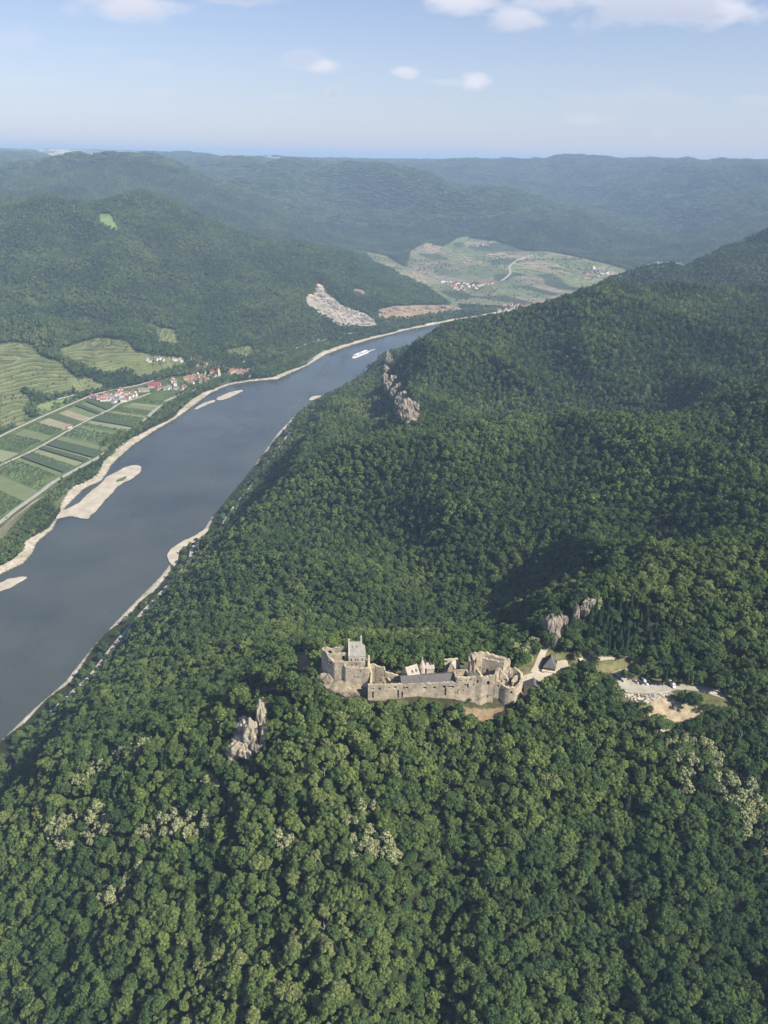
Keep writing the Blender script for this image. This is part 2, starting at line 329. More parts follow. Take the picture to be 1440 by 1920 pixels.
def plain_mat(name, ca, cb, scale, rough=0.9, bump=0.0, bscale=None, local=False, spec=0.15):
    m, nt, b = mat(name)
    v = N(nt, 'ShaderNodeTexCoord').outputs['Object'] if local else pos_n(nt)
    n = noise_n(nt, scale, 5, v)
    r = ramp_n(nt, n.outputs['Fac'], [(0.3, ca), (0.7, cb)])
    nt.links.new(r.outputs[0], b.inputs['Base Color']); b.inputs['Roughness'].default_value = rough; b.inputs['Specular IOR Level'].default_value = spec
    if bump:
        n2 = noise_n(nt, bscale or scale*4, 4, v); bp = N(nt, 'ShaderNodeBump'); bp.inputs['Strength'].default_value = 1.0; bp.inputs['Distance'].default_value = bump
        nt.links.new(n2.outputs['Fac'], bp.inputs['Height']); nt.links.new(bp.outputs[0], b.inputs['Normal'])
    return m
# ground: colour of the cover comes from a surveyed attribute, broken up by noise
m_ground, nt, b = mat('ground')
at = N(nt, 'ShaderNodeAttribute', attribute_name='cover')
n1 = noise_n(nt, 0.02, 6, pos_n(nt)); n2 = noise_n(nt, 0.25, 5, pos_n(nt))
r1 = ramp_n(nt, n1.outputs['Fac'], [(0.3, (0.65,0.7,0.6)), (0.7, (1.25,1.2,1.3))]); r2 = ramp_n(nt, n2.outputs['Fac'], [(0.3, (0.6,0.6,0.6)), (0.7, (1.3,1.3,1.3))])
c = mix_n(nt, 1.0, at.outputs['Color'], r1.outputs[0], 'MULTIPLY'); c = mix_n(nt, 1.0, c, r2.outputs[0], 'MULTIPLY')
# terraces: dry-stone walls follow the contours
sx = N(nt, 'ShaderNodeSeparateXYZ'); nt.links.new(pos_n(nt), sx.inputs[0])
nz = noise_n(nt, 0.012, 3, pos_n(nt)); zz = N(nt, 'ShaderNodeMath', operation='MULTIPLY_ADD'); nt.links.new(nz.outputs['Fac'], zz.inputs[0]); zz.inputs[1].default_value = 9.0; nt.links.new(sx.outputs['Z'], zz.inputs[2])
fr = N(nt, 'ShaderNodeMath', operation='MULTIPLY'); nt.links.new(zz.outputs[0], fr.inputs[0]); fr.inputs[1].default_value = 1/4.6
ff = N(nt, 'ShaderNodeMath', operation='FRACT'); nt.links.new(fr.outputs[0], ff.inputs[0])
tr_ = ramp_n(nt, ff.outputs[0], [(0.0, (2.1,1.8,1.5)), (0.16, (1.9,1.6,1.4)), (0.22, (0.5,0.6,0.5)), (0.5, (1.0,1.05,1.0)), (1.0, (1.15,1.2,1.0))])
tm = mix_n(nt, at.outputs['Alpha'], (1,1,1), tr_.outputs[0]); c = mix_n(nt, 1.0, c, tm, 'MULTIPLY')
nt.links.new(c, b.inputs['Base Color']); b.inputs['Roughness'].default_value = 1.0; b.inputs['Specular IOR Level'].default_value = 0.05
# water
m_water, nt, b = mat('river_water')
n1 = noise_n(nt, 0.006, 5, pos_n(nt)); n2 = noise_n(nt, 0.35, 3, pos_n(nt)); mp = N(nt, 'ShaderNodeMapping'); mp.inputs['Rotation'].default_value = (0, 0, 0.22); mp.inputs['Scale'].default_value = (1.0, 0.22, 1.0); nt.links.new(pos_n(nt), mp.inputs['Vector']); n3 = noise_n(nt, 0.02, 6, mp.outputs[0], 0.6)
r1 = ramp_n(nt, n1.outputs['Fac'], [(0.3, (0.040,0.050,0.052)), (0.7, (0.072,0.082,0.078))])
nt.links.new(r1.outputs[0], b.inputs['Base Color'])
rr = ramp_n(nt, n3.outputs['Fac'], [(0.35, (0.04,)*3), (0.65, (0.30,)*3)]); nt.links.new(rr.outputs[0], b.inputs['Roughness'])
b.inputs['Specular IOR Level'].default_value = 0.5; b.inputs['IOR'].default_value = 1.33
bp = N(nt, 'ShaderNodeBump'); bp.inputs['Distance'].default_value = 0.12; bp.inputs['Strength'].default_value = 0.6
nt.links.new(n2.outputs['Fac'], bp.inputs['Height']); nt.links.new(bp.outputs[0], b.inputs['Normal'])

# ------------------------------------------------------------------ land cover
PXG, PYG, _ = project(GX.ravel(), GY.ravel(), GZ.ravel())
GXr, GYr, GZr = GX.ravel(), GY.ravel(), GZ.ravel(); GDr = np.hypot(GXr, GYr)
# clearings in the photograph, each an outline on the picture and the range of distances it lies at: (kind, d0, d1, outline)
SITES = []
def site(kind, d0, d1, pts): SITES.append((kind, d0, d1, pts))
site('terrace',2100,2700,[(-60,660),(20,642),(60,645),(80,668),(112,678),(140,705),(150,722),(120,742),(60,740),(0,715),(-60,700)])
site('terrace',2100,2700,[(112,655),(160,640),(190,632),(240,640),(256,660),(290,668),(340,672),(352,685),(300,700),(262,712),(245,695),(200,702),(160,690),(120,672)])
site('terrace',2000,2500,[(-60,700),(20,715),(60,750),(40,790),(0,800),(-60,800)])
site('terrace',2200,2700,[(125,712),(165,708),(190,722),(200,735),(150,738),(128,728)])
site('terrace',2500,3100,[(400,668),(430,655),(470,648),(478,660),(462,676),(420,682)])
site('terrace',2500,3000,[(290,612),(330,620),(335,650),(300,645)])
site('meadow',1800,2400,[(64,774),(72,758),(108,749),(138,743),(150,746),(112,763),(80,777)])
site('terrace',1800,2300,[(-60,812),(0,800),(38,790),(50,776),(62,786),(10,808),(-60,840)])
site('meadow',3400,4200,[(186,402),(206,400),(214,415),(224,432),(210,430),(190,418)])
site('quarry',2800,3600,[(575,556),(590,552),(592,536),(604,534),(612,548),(640,572),(665,582),(690,590),(712,612),(690,618),(640,612),(600,590),(575,572)])
site('bare',2800,3700,[(662,540),(684,545),(688,556),(668,556)])
site('bare',3000,3900,[(705,582),(740,574),(790,572),(860,572),(868,585),(800,592),(760,600),(712,596)])
site('basin',3600,6500,[(762,500),(770,470),(800,455),(830,462),(868,443),(930,452),(985,470),(1030,472),(1100,485),(1175,505),(1200,520),(1180,535),(1130,545),(1080,560),(1020,585),(940,590),(850,575),(800,540),(700,492),(680,470),(720,478),(760,500)])
site('basin',4500,6500,[(1180,505),(1235,490),(1280,492),(1290,505),(1240,510)])
site('rock',350,640,[(600,1290),(690,1302),(930,1302),(985,1290),(990,1310),(950,1326),(900,1330),(850,1322),(780,1316),(690,1312),(640,1306)])
site('clearing',350,640,[(590,1262),(606,1228),(700,1238),(770,1252),(890,1232),(985,1245),(1020,1210),(1046,1222),(1110,1228),(1180,1226),(1240,1240),(1215,1250),(1150,1262),(1145,1300),(1180,1320),(1210,1345),(1290,1345),(1312,1332),(1270,1322),(1268,1306),(1325,1320),(1372,1326),(1370,1298),(1300,1278),(1250,1272),(1240,1268),(1200,1262),(1145,1262),(1090,1262),(1040,1285),(985,1290),(960,1318),(900,1332),(850,1325),(780,1320),(690,1316),(620,1304)])
site('bare',400,640,[(552,1212),(575,1212),(588,1240),(580,1258),(560,1256),(548,1238)])
site('bare',380,560,[(445,1288),(478,1284),(515,1282),(522,1292),(490,1298),(455,1300)])
site('bare',340,500,[(862,1318),(940,1318),(942,1336),(905,1345),(870,1338)])
site('sand',350,560,[(1222,1306),(1255,1303),(1268,1316),(1300,1322),(1318,1332),(1295,1352),(1240,1354),(1215,1340)])
site('bare',350,560,[(862,1330),(905,1322),(945,1322),(945,1345),(905,1352),(868,1346)])
site('bare',500,800,[(618,1158),(640,1160),(652,1176),(628,1172)])
site('rock',1150,1800,[(716,668),(734,664),(738,690),(758,720),(775,755),(792,775),(790,800),(768,805),(752,780),(735,745),(716,715)])
site('rock',380,560,[(432,1378),(470,1345),(500,1318),(506,1345),(500,1395),(470,1420),(436,1420)])
site('rock',450,700,[(1020,1165),(1060,1140),(1100,1122),(1114,1140),(1100,1150),(1075,1170),(1045,1205),(1025,1205)])
site('field',8000,16000,[(62,283),(140,278),(262,284),(256,298),(180,302),(120,303),(90,292)])
site('field',11000,26000,[(320,284),(440,288),(560,298),(640,300),(700,303),(500,306),(420,300)])
site('field',12000,26000,[(560,300),(720,302),(850,306),(1000,309),(850,312),(700,308)])
def site_mask(px, py, d, kinds):
    m = np.zeros(np.shape(px), bool)
    for k, a, b_, pts in SITES:
        if k in kinds: m |= (d > a) & (d < b_) & in_poly(px, py, pts)
    return m
cov = np.zeros((GXr.size, 4), np.float32); cov[:] = (0.030, 0.038, 0.018, 1)      # forest floor
cov[GDr > 9000] = (0.035, 0.052, 0.024, 1)
def setc(m, c): cov[m, :3] = c
inpl = in_poly(GXr, GYr, PLAIN); setc(inpl, (0.085, 0.115, 0.042))
for k, c in (('clearing', (0.13,0.13,0.06)), ('terrace', (0.108,0.125,0.060)), ('meadow', (0.14,0.19,0.07)), ('bare', (0.26,0.19,0.12)), ('quarry', (0.30,0.27,0.23)), ('sand', (0.33,0.27,0.18)), ('rock', (0.075,0.075,0.045)),
             ('basin', (0.13,0.13,0.07)), ('field', (0.34,0.35,0.24))):
    setc(site_mask(PXG, PYG, GDr, (k,)), c)
rdl = seg_dist(GXr, GYr, LEFT_SHORE); rdr = seg_dist(GXr, GYr, RIGHT_SHORE); lw = 16+16*fbm(GXr/130, GYr/130, 3, 41)
setc((rdl < lw) & (GDr < 5000), (0.40,0.36,0.285)); setc((rdr < 4+16*fbm(GXr/90, GYr/90, 2, 51)) & (GDr < 5000), (0.40,0.37,0.30))
setc((rdl >= lw) & (rdl < lw+14) & inpl, (0.10,0.12,0.06))
setc(((np.minimum(rdl, rdr) < 2.5) | in_poly(GXr, GYr, RIVER)) & (GDr < 5000), (0.12,0.11,0.08))
# strips of vineyards and fields in the basin and on the plateau
bm_ = site_mask(PXG, PYG, GDr, ('basin',))
cell = np.floor((GXr*0.8+GYr*0.35)/95+fbm(GXr/300, GYr/300, 2, 4)*0.8).astype(int)*31+np.floor((GYr*0.9-GXr*0.3)/230+fbm(GXr/400, GYr/400, 2, 9)).astype(int)*17
hh = (np.abs(np.sin(cell*12.9898))*43758.5) % 1
pal = np.array([(0.11,0.135,0.07),(0.16,0.165,0.10),(0.22,0.19,0.14),(0.13,0.155,0.085),(0.06,0.08,0.05),(0.19,0.17,0.13),(0.15,0.175,0.095)])
cov[bm_, :3] = pal[(hh[bm_]*7).astype(int) % 7]
fm_ = site_mask(PXG, PYG, GDr, ('field',)) | ((GDr > 12000) & (fbm(GXr/2500, GYr/2500, 3, 21) > 0.04))
cell = np.floor(GXr/260+fbm(GXr/900, GYr/900, 2, 4)).astype(int)*31+np.floor(GYr/520).astype(int)*17
hh = (np.abs(np.sin(cell*12.9898))*43758.5) % 1
pal = np.array([(0.20,0.25,0.13),(0.42,0.40,0.28),(0.30,0.36,0.20),(0.50,0.46,0.34),(0.14,0.19,0.09)])
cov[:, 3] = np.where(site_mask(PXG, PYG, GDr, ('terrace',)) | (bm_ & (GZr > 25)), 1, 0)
cov[fm_, :3] = pal[(hh[fm_]*5).astype(int) % 5]
idx = np.arange(NR*NA).reshape(NR, NA)
FQ = np.stack([idx[:-1,:-1], idx[:-1,1:], idx[1:,1:], idx[1:,:-1]], -1).reshape(-1, 4)
V = np.stack([GXr, GYr, GZr], -1)
g_o = mesh_np('ground', V, FQ, [m_ground], smooth=True)
ca = g_o.data.color_attributes.new('cover', 'FLOAT_COLOR', 'POINT'); ca.data.foreach_set('color', cov.ravel())
tag(g_o, kind='structure')
xs = [p[0] for p in RIVER]; ys = [p[1] for p in RIVER]
wv = [(-1500,150,0),(3200,150,0),(3200,4600,0),(-1500,4600,0)]
tag(mesh_np('river_water', wv, [(0,1,2,3)], [m_water]), kind='structure')

# ------------------------------------------------------------------ foliage materials
def leaf_mat(name, stops, wscale=0.006, blossom=None):
    m = bpy.data.materials.new(name); m.use_nodes = True; nt = m.node_tree
    for n in list(nt.nodes): nt.nodes.remove(n)
    o = nt.nodes.new('ShaderNodeOutputMaterial')
    oi = N(nt, 'ShaderNodeObjectInfo'); n1 = noise_n(nt, wscale, 4, pos_n(nt)); n2 = noise_n(nt, 0.9, 2, pos_n(nt))
    a = N(nt, 'ShaderNodeMath', operation='MULTIPLY'); nt.links.new(oi.outputs['Random'], a.inputs[0]); a.inputs[1].default_value = 0.58
    b_ = N(nt, 'ShaderNodeMath', operation='MULTIPLY_ADD'); nt.links.new(n1.outputs['Fac'], b_.inputs[0]); b_.inputs[1].default_value = 1.7; nt.links.new(a.outputs[0], b_.inputs[2])
    c_ = N(nt, 'ShaderNodeMath', operation='SUBTRACT'); nt.links.new(b_.outputs[0], c_.inputs[0]); c_.inputs[1].default_value = 0.63
    r = ramp_n(nt, c_.outputs[0], stops)
    # single leaves differ a little
    at = N(nt, 'ShaderNodeAttribute', attribute_name='leaf'); rr = ramp_n(nt, at.outputs['Fac'], [(0.0, (0.50,0.54,0.58)), (0.5, (0.95,0.95,0.95)), (1.0, (1.6,1.55,1.4))])
    col = mix_n(nt, 1.0, r.outputs[0], rr.outputs[0], 'MULTIPLY')
    if blossom:
        st = N(nt, 'ShaderNodeMath', operation='GREATER_THAN'); nt.links.new(at.outputs['Fac'], st.inputs[0]); st.inputs[1].default_value = blossom[0]
        col = mix_n(nt, st.outputs[0], col, blossom[1])
    d = N(nt, 'ShaderNodeBsdfDiffuse'); t = N(nt, 'ShaderNodeBsdfTranslucent'); mx = N(nt, 'ShaderNodeMixShader'); mx.inputs[0].default_value = 0.14
    nt.links.new(col, d.inputs['Color']); nt.links.new(col, t.inputs['Color']); nt.links.new(d.outputs[0], mx.inputs[1]); nt.links.new(t.outputs[0], mx.inputs[2])
    nt.links.new(mx.outputs[0], o.inputs['Surface'])
    return m
GREEN = [(0.0, (0.036,0.066,0.031)), (0.28, (0.053,0.091,0.037)), (0.5, (0.078,0.124,0.043)), (0.72, (0.110,0.155,0.051)), (0.9, (0.150,0.200,0.061)), (1.0, (0.172,0.200,0.080))]
m_leaf = leaf_mat('leaves', GREEN)
m_blossom = leaf_mat('pale_blossom', [(0.0, (0.11,0.15,0.055)), (1.0, (0.18,0.21,0.09))], blossom=(0.46, (0.36,0.37,0.20)))
m_needle = leaf_mat('needles', [(0.0, (0.022,0.048,0.026)), (0.6, (0.034,0.068,0.034)), (1.0, (0.06,0.09,0.045))])
m_bark = plain_mat('bark', (0.10,0.08,0.06), (0.18,0.15,0.12), 3.0, local=True)
# ------------------------------------------------------------------ crowns
def quads(P, Nn, S, r):
    "leaf clusters: square faces at P, roughly facing Nn"
    n = len(P); J = r.normal(0, 0.55, (n, 3)); Nn = Nn+J; Nn /= np.linalg.norm(Nn, axis=1)[:,None]
    U = np.cross(Nn, r.normal(0, 1, (n, 3))); U /= np.linalg.norm(U, axis=1)[:,None]+1e-9; W = np.cross(Nn, U)
    S = S[:,None]*0.5; k = r.uniform(0.6, 1.0, (n, 1))
    V = np.stack([P-U*S-W*S*k, P+U*S-W*S*k*0.6, P+U*S*0.8+W*S*k, P-U*S*0.7+W*S*k], 1).reshape(-1, 3)
    return V, np.arange(n*4).reshape(n, 4)
def crown_mesh(name, seed, nb, nq, size, H=14.0, R=4.4, mt=None, cone=False, skirt=0.0):
    r = np.random.default_rng(seed); P = []; Q = []
    if cone:
        t = r.uniform(0, 1, nq)**0.7; a = r.uniform(0, 2*np.pi, nq); tier = 0.75+0.25*np.abs(np.sin(t*22))
        rad = R*(t)*tier*(0.9+0.2*r.random(nq)); P = np.stack([rad*np.cos(a), rad*np.sin(a), H-t*H*0.86], 1)
        Q = np.stack([np.cos(a), np.sin(a), np.full(nq, 0.55)], 1)
    else:
        cen = []; ex = r.uniform(0.72, 1.35); bs = 1.0 if nb < 22 else 0.82; lean = r.uniform(-1, 1); hz_ = r.uniform(0.20, 0.33)
        for i in range(nb):
            g = i*2.399963+r.uniform(-.4, .4); u = 1-(i+0.5)/nb*1.35; u = max(-0.4, min(1, u)); q = math.sqrt(max(0, 1-u*u))
            rr = R*0.68*q*r.uniform(0.35, 1.45); cen.append((rr*math.cos(g)*ex, rr*math.sin(g)/ex+lean*u, H*0.60+u*H*hz_+r.uniform(-1.6, 1.3), R*bs*r.uniform(0.22, 0.48)))
        cen = np.array(cen); k = r.integers(0, nb, nq*2); d = r.normal(0, 1, (nq*2, 3)); d /= np.linalg.norm(d, axis=1)[:,None]
        d[:,2] = np.where(d[:,2] < -0.3, -d[:,2], d[:,2])
        p = cen[k,:3]+d*cen[k,3:4]*r.uniform(0.86, 1.08, (nq*2, 1))
        dd = np.linalg.norm(p[:,None,:]-cen[None,:,:3], axis=2)/cen[None,:,3]; dd[np.arange(nq*2), k] = 9
        ok = dd.min(1) > 0.82; p = p[ok][:nq]; d = d[ok][:nq]; P, Q = p, d+np.array([0,0,0.25])
    S = size*r.uniform(0.6, 1.35, len(P)); V, Fq = quads(P, Q, S, r)
    o = mesh_np(name, V, Fq, [mt or m_leaf], link=False)
    at = o.data.attributes.new('leaf', 'FLOAT', 'FACE'); v = r.random(len(Fq)); 
    # blossom comes in bunches: neighbouring clusters share a value
    v = np.clip(0.5*v+0.5*(0.5+0.5*np.sin(P[:,0]*2.1+seed)*np.cos(P[:,1]*1.9+P[:,2]*1.7)), 0, 1)
    at.data.foreach_set('value', v.astype(np.float32)); return o
def trunk_mesh(name, seed, H=9.0, R=0.28):
    r = random.Random(seed); bm = bmesh.new()
    def limb(a, b, r0, r1, n=6):
        a, b = Vector(a), Vector(b); q = (b-a).to_track_quat('Z', 'Y').to_matrix(); rings = []
        for p, rr in ((a, r0), ((a+b)/2+Vector((r.uniform(-.2,.2), r.uniform(-.2,.2), 0)), (r0+r1)/2), (b, r1)):
            rings.append([bm.verts.new(p+q@Vector((math.cos(i*6.2832/n)*rr, math.sin(i*6.2832/n)*rr, 0))) for i in range(n)])
        for x, y in zip(rings, rings[1:]):
            for i in range(n): bm.faces.new((x[i], x[(i+1)%n], y[(i+1)%n], y[i]))
    limb((0,0,-1.0), (0.2,0.1,H*0.6), R, R*0.7); limb((0.2,0.1,H*0.6), (0.3,0.2,H), R*0.7, R*0.25)
    for i in range(5):
        a = i*1.257+r.uniform(-.3,.3); z = H*r.uniform(0.45, 0.8); limb((0.15,0.1,z), (math.cos(a)*2.2, math.sin(a)*2.2, z+r.uniform(1.2,2.6)), R*0.45, R*0.12, 5)
    me = bpy.data.meshes.new(name); bm.to_mesh(me); bm.free(); me.materials.append(m_bark)
    for p in me.polygons: p.use_smooth = True
    return bpy.data.objects.new(name, me)
NV = 7
C0 = [crown_mesh('crown', 100+i, 26+6*(i % 4), 1800, 0.66, H=11+i*1.1, R=3.5+0.65*(i % 4)) for i in range(NV)]
C0c = [crown_mesh('crown', 150+i, 0, 900, 0.85, H=16, R=2.6, mt=m_needle, cone=True) for i in range(2)]
C0f = [crown_mesh('crown', 170+i, 28, 1600, 0.62, H=13, R=4.4, mt=m_blossom) for i in range(3)]
C1 = [crown_mesh('crown', 200+i, 20, 380, 1.25, H=11+i*1.1, R=3.6+0.6*(i % 4)) for i in range(6)]
C1c = [crown_mesh('crown', 250+i, 0, 220, 1.5, H=16, R=2.6, mt=m_needle, cone=True) for i in range(2)]
C2 = [crown_mesh('crown', 300+i, 8, 90, 2.6, H=13+i*0.5, R=4.8) for i in range(5)]
def clump_mesh(name, seed):
    r = np.random.default_rng(seed); Vs = []; Fs = []; L = []; n0 = 0
    for i in range(22):
        x, y = r.uniform(-19, 19, 2); nq = 16; d = r.normal(0, 1, (nq, 3)); d /= np.linalg.norm(d, axis=1)[:,None]; d[:,2] = np.abs(d[:,2])
        P = np.array([x, y, r.uniform(5, 8.5)])+d*np.array([5.2,5.2,6.5]); V, Fq = quads(P, d, r.uniform(4.2, 6.5, nq), r)
        Vs.append(V); Fs.append(Fq+n0); n0 += len(V); L += [np.clip(r.random()*0.8+r.uniform(0, .2), 0, 1)]*nq
    o = mesh_np(name, np.concatenate(Vs), np.concatenate(Fs), [m_leaf], link=False)
    at = o.data.attributes.new('leaf', 'FLOAT', 'FACE'); at.data.foreach_set('value', np.array(L, np.float32)); return o
C3 = [clump_mesh('clump', 400+i) for i in range(4)]
TR = [trunk_mesh('trunk', i) for i in range(3)]
PROTO = C0+C0c+C0f+C1+C1c+C2+C3
o0, o0c, o0f, o1, o1c, o2, o3 = np.cumsum([0, len(C0), len(C0c), len(C0f), len(C1), len(C1c), len(C2)])
pcol = bpy.data.collections.new('tree_kinds')
for i, o in enumerate(PROTO): o.name = 'tree_kind_%02d' % i; pcol.objects.link(o)
# ------------------------------------------------------------------ where trees stand
def grid(x0, x1, y0, y1, s):
    nx, ny = int((x1-x0)/s), int((y1-y0)/s); X, Y = np.meshgrid(np.arange(nx), np.arange(ny))
    X = X+(Y % 2)*0.5; X = x0+(X.ravel()+rng.uniform(-.36,.36,X.size))*s; Y = y0+(Y.ravel()+rng.uniform(-.36,.36,Y.size))*s
    return X, Y
ROADS_PX = []   # filled below: (z, half width in metres, outline)
def stand(x0, x1, y0, y1, s, d0, d1, mx=260, my=2250):
    X, Y = grid(x0, x1, y0, y1, s); d = np.hypot(X, Y); k = (d >= d0) & (d < d1); X, Y, d = X[k], Y[k], d[k]
    Z = gz(X, Y); px, py, f = project(X, Y, Z); k = (px > -mx) & (px < 1440+mx) & (py < my) & (Z > 2.5) & (np.abs(np.arctan2(X, Y)) < AZ1*0.99)
    X, Y, Z, d, px, py = X[k], Y[k], Z[k], d[k], px[k], py[k]
    bare = site_mask(px, py-np.where(d < 800, 15*460/d, 0), d, ('meadow','quarry','rock','bare','basin','field','clearing','terrace','sand'))
    bare |= in_poly(X, Y, PLAIN); rs_ = seg_dist(X, Y, RIGHT_SHORE); bare |= (rs_ < 12+12*fbm(X/90, Y/90, 2, 51)) | ((rs_ > 31) & (rs_ < 42)) | ((rs_ < 60) & (rng.random(len(X)) < 0.5))
    k = ~bare; return X[k], Y[k], Z[k], d[k], px[k], py[k]
PT = []   # x y z kind scale rot
def put(X, Y, Z, kind, sc_): PT.append(np.stack([X, Y, Z, kind, sc_, rng.uniform(0, 6.283, len(X))], 1))
CONIFER = [(1095,1150),(1130,1125),(1190,1130),(1240,1160),(1235,1205),(1180,1215),(1110,1215),(1080,1190)]
CONIFER2 = [(960,1060),(1030,1010),(1060,1080),(990,1110)]
FLOWER = [([(120,1440),(220,1400),(330,1380),(330,1410),(220,1450),(150,1475)], 23), ([(90,1545),(120,1520),(210,1510),(215,1560),(150,1590),(85,1600)], 35), ([(240,1550),(330,1520),(400,1520),(395,1560),(300,1560),(235,1580)], 26),
          ([(650,1500),(705,1505),(750,1600),(720,1615),(655,1605)], 17), ([(1250,1385),(1310,1370),(1350,1420),(1310,1470),(1265,1480)], 20), ([(1330,1440),(1400,1460),(1440,1520),(1440,1600),(1390,1560)], 23), ([(515,1570),(545,1570),(545,1600),(520,1600)], 4), ([(190,1680),(290,1600),(290,1615),(205,1695)], 10),
          ([(380,1450),(405,1450),(405,1490),(385,1490)], 4), ([(130,1730),(155,1730),(155,1750),(130,1750)], 3), ([(1115,1110),(1130,1130),(1115,1160)], 3), ([(950,1210),(1010,1205),(1000,1235),(960,1240)], 6)]
X, Y, Z, d, px, py = stand(-520, 620, 90, 900, 5.1, 60, 820)
den = fbm(X/45, Y/45, 3, 77); k = (den > -0.80); X, Y, Z, d, px, py = X[k], Y[k], Z[k], d[k], px[k], py[k]
kind = o0+rng.integers(0, NV, len(X)); scl = (0.52+0.62*rng.random(len(X))**1.4)*(1+0.2*fbm(X/60, Y/60, 2, 31))
pyc = py-16
cz = (in_poly(px, pyc, CONIFER) & (rng.random(len(X)) < 0.8)) | (rng.random(len(X)) < 0.02); kind = np.where(cz, o0c+rng.integers(0, 2, len(X)), kind)
fl_id = np.full(len(X), -1)
for i, (pl, n) in enumerate(FLOWER):
    q = np.nonzero(in_poly(px, pyc, pl) & (fl_id < 0))[0]
    if len(q): fl_id[rng.permutation(q)[:n]] = i
kind = np.where(fl_id >= 0, o0f+rng.integers(0, 3, len(X)), kind)
# the three hundred broadleaf trees that show largest
_, _, fdep = project(X, Y, Z+9); inside = (px > -12) & (px < 1452) & (py-20 < 1945) & (py > 0) & (fl_id < 0)
near300 = np.argsort(np.where(inside, fdep/scl, 1e9))[:300]
NEAR = np.zeros(len(X), bool); NEAR[near300] = True
FL = fl_id >= 0
near_data = [(X[i], Y[i], Z[i], int(kind[i]), scl[i]) for i in near300]
flower_data = [(X[i], Y[i], Z[i], int(kind[i]), scl[i], int(fl_id[i]), px[i], py[i]) for i in np.nonzero(FL)[0]]
k = ~(NEAR | FL); put(X[k], Y[k], Z[k], kind[k], scl[k])
X, Y, Z, d, px, py = stand(-1600, 2600, 500, 2500, 7.6, 820, 2450)
den = fbm(X/55, Y/55, 3, 77); k = (den > -0.74); X, Y, Z, d, px, py = X[k], Y[k], Z[k], d[k], px[k], py[k]
kind = np.where(rng.random(len(X)) < 0.05, o1c+rng.integers(0, 2, len(X)), o1+rng.integers(0, 6, len(X)))
kind = np.where(in_poly(px, py, CONIFER2) & (rng.random(len(X)) < 0.6), o1c, kind)
put(X, Y, Z, kind, rng.uniform(0.72, 1.2, len(X)))
X, Y, Z, d, px, py = stand(-4500, 4500, 1500, 6200, 10.5, 2450, 6100)
den = fbm(X/70, Y/70, 3, 77); k = (den > -0.55); X, Y, Z = X[k], Y[k], Z[k]
put(X, Y, Z, o2+rng.integers(0, 5, len(X)), rng.uniform(0.75, 1.3, len(X)))
X, Y, Z, d, px, py = stand(-9500, 9500, 3500, 13000, 33, 6100, 12800)
put(X, Y, Z, o3+rng.integers(0, 4, len(X)), rng.uniform(0.85, 1.2, len(X)))
# ------------------------------------------------------------------ scatter: one object, trees as instances on surveyed points
def scatter(name, PTS, coll, label, cat):
    PTS = np.concatenate(PTS); me = bpy.data.meshes.new(name); me.vertices.add(len(PTS)); me.vertices.foreach_set('co', PTS[:,:3].astype(np.float32).ravel())
    for nme, c in (('kind', 3), ('size', 4), ('turn', 5)):
        a = me.attributes.new(nme, 'INT' if nme == 'kind' else 'FLOAT', 'POINT'); a.data.foreach_set('value', PTS[:,c].astype(np.int32 if nme == 'kind' else np.float32))
    o = bpy.data.objects.new(name, me); COL.objects.link(o); tag(o, label, cat, kind='stuff')
    ng = bpy.data.node_groups.new(name, 'GeometryNodeTree'); ng.interface.new_socket('Geometry', in_out='INPUT', socket_type='NodeSocketGeometry'); ng.interface.new_socket('Geometry', in_out='OUTPUT', socket_type='NodeSocketGeometry')
    A = lambda t: ng.nodes.new(t); L = ng.links.new
    gi, go, ip, ci, cx = A('NodeGroupInput'), A('NodeGroupOutput'), A('GeometryNodeInstanceOnPoints'), A('GeometryNodeCollectionInfo'), A('ShaderNodeCombineXYZ')
    ci.inputs['Collection'].default_value = coll; ci.inputs['Separate Children'].default_value = True; ci.inputs['Reset Children'].default_value = True
    def na(n, t):
        q = A('GeometryNodeInputNamedAttribute'); q.data_type = t; q.inputs['Name'].default_value = n; return [s for s in q.outputs if s.enabled and s.name == 'Attribute'][0]
    L(gi.outputs[0], ip.inputs['Points']); L(ci.outputs[0], ip.inputs['Instance']); ip.inputs['Pick Instance'].default_value = True
    L(na('kind', 'INT'), ip.inputs['Instance Index']); L(na('size', 'FLOAT'), ip.inputs['Scale']); L(na('turn', 'FLOAT'), cx.inputs['Z']); L(cx.outputs[0], ip.inputs['Rotation'])
    L(ip.outputs[0], go.inputs[0]); md = o.modifiers.new('scatter', 'NODES'); md.node_group = ng
    return o
scatter('forest', PT, pcol, 'dense green broadleaf forest covering the hills on both sides of the river', 'forest')
# individual trees
def tree(name, kind, x, y, z, s, label, group, cat='tree'):
    r = empty(name, (x, y, z-0.3), rng.uniform(0, 6.283), label, cat, group); r.scale = (s, s, s*random.uniform(0.92, 1.1))
    c = PROTO[kind].copy(); c.name = 'crown'; COL.objects.link(c); c.parent = r
    t = TR[random.randrange(3)].copy(); t.name = 'trunk'; COL.objects.link(t); t.parent = r
    return r
for x, y, z, k, s in near_data:
    if k >= o0c and k < o0f: tree('conifer', k, x, y, z, s, 'narrow dark conifer among the nearest broadleaf trees at the bottom of the photo', 'conifers in the nearest forest')
    else: tree('broadleaf_tree', k, x, y, z, s, 'green broadleaf tree in the closed canopy along the bottom edge of the photo', 'nearest forest trees along the bottom')
FLN = ['left of the foreground crag', 'in the large pale cluster at lower left', 'in the second pale group at lower left', 'in the pale patch below the castle', 'on the slope below the car park', 'near the right edge below the car park',
       'left of the central pale patch', 'in the short diagonal row at lower left', 'just below the foreground crag', 'alone lowest at the left', 'beside the rock towers', 'behind the right end of the castle']
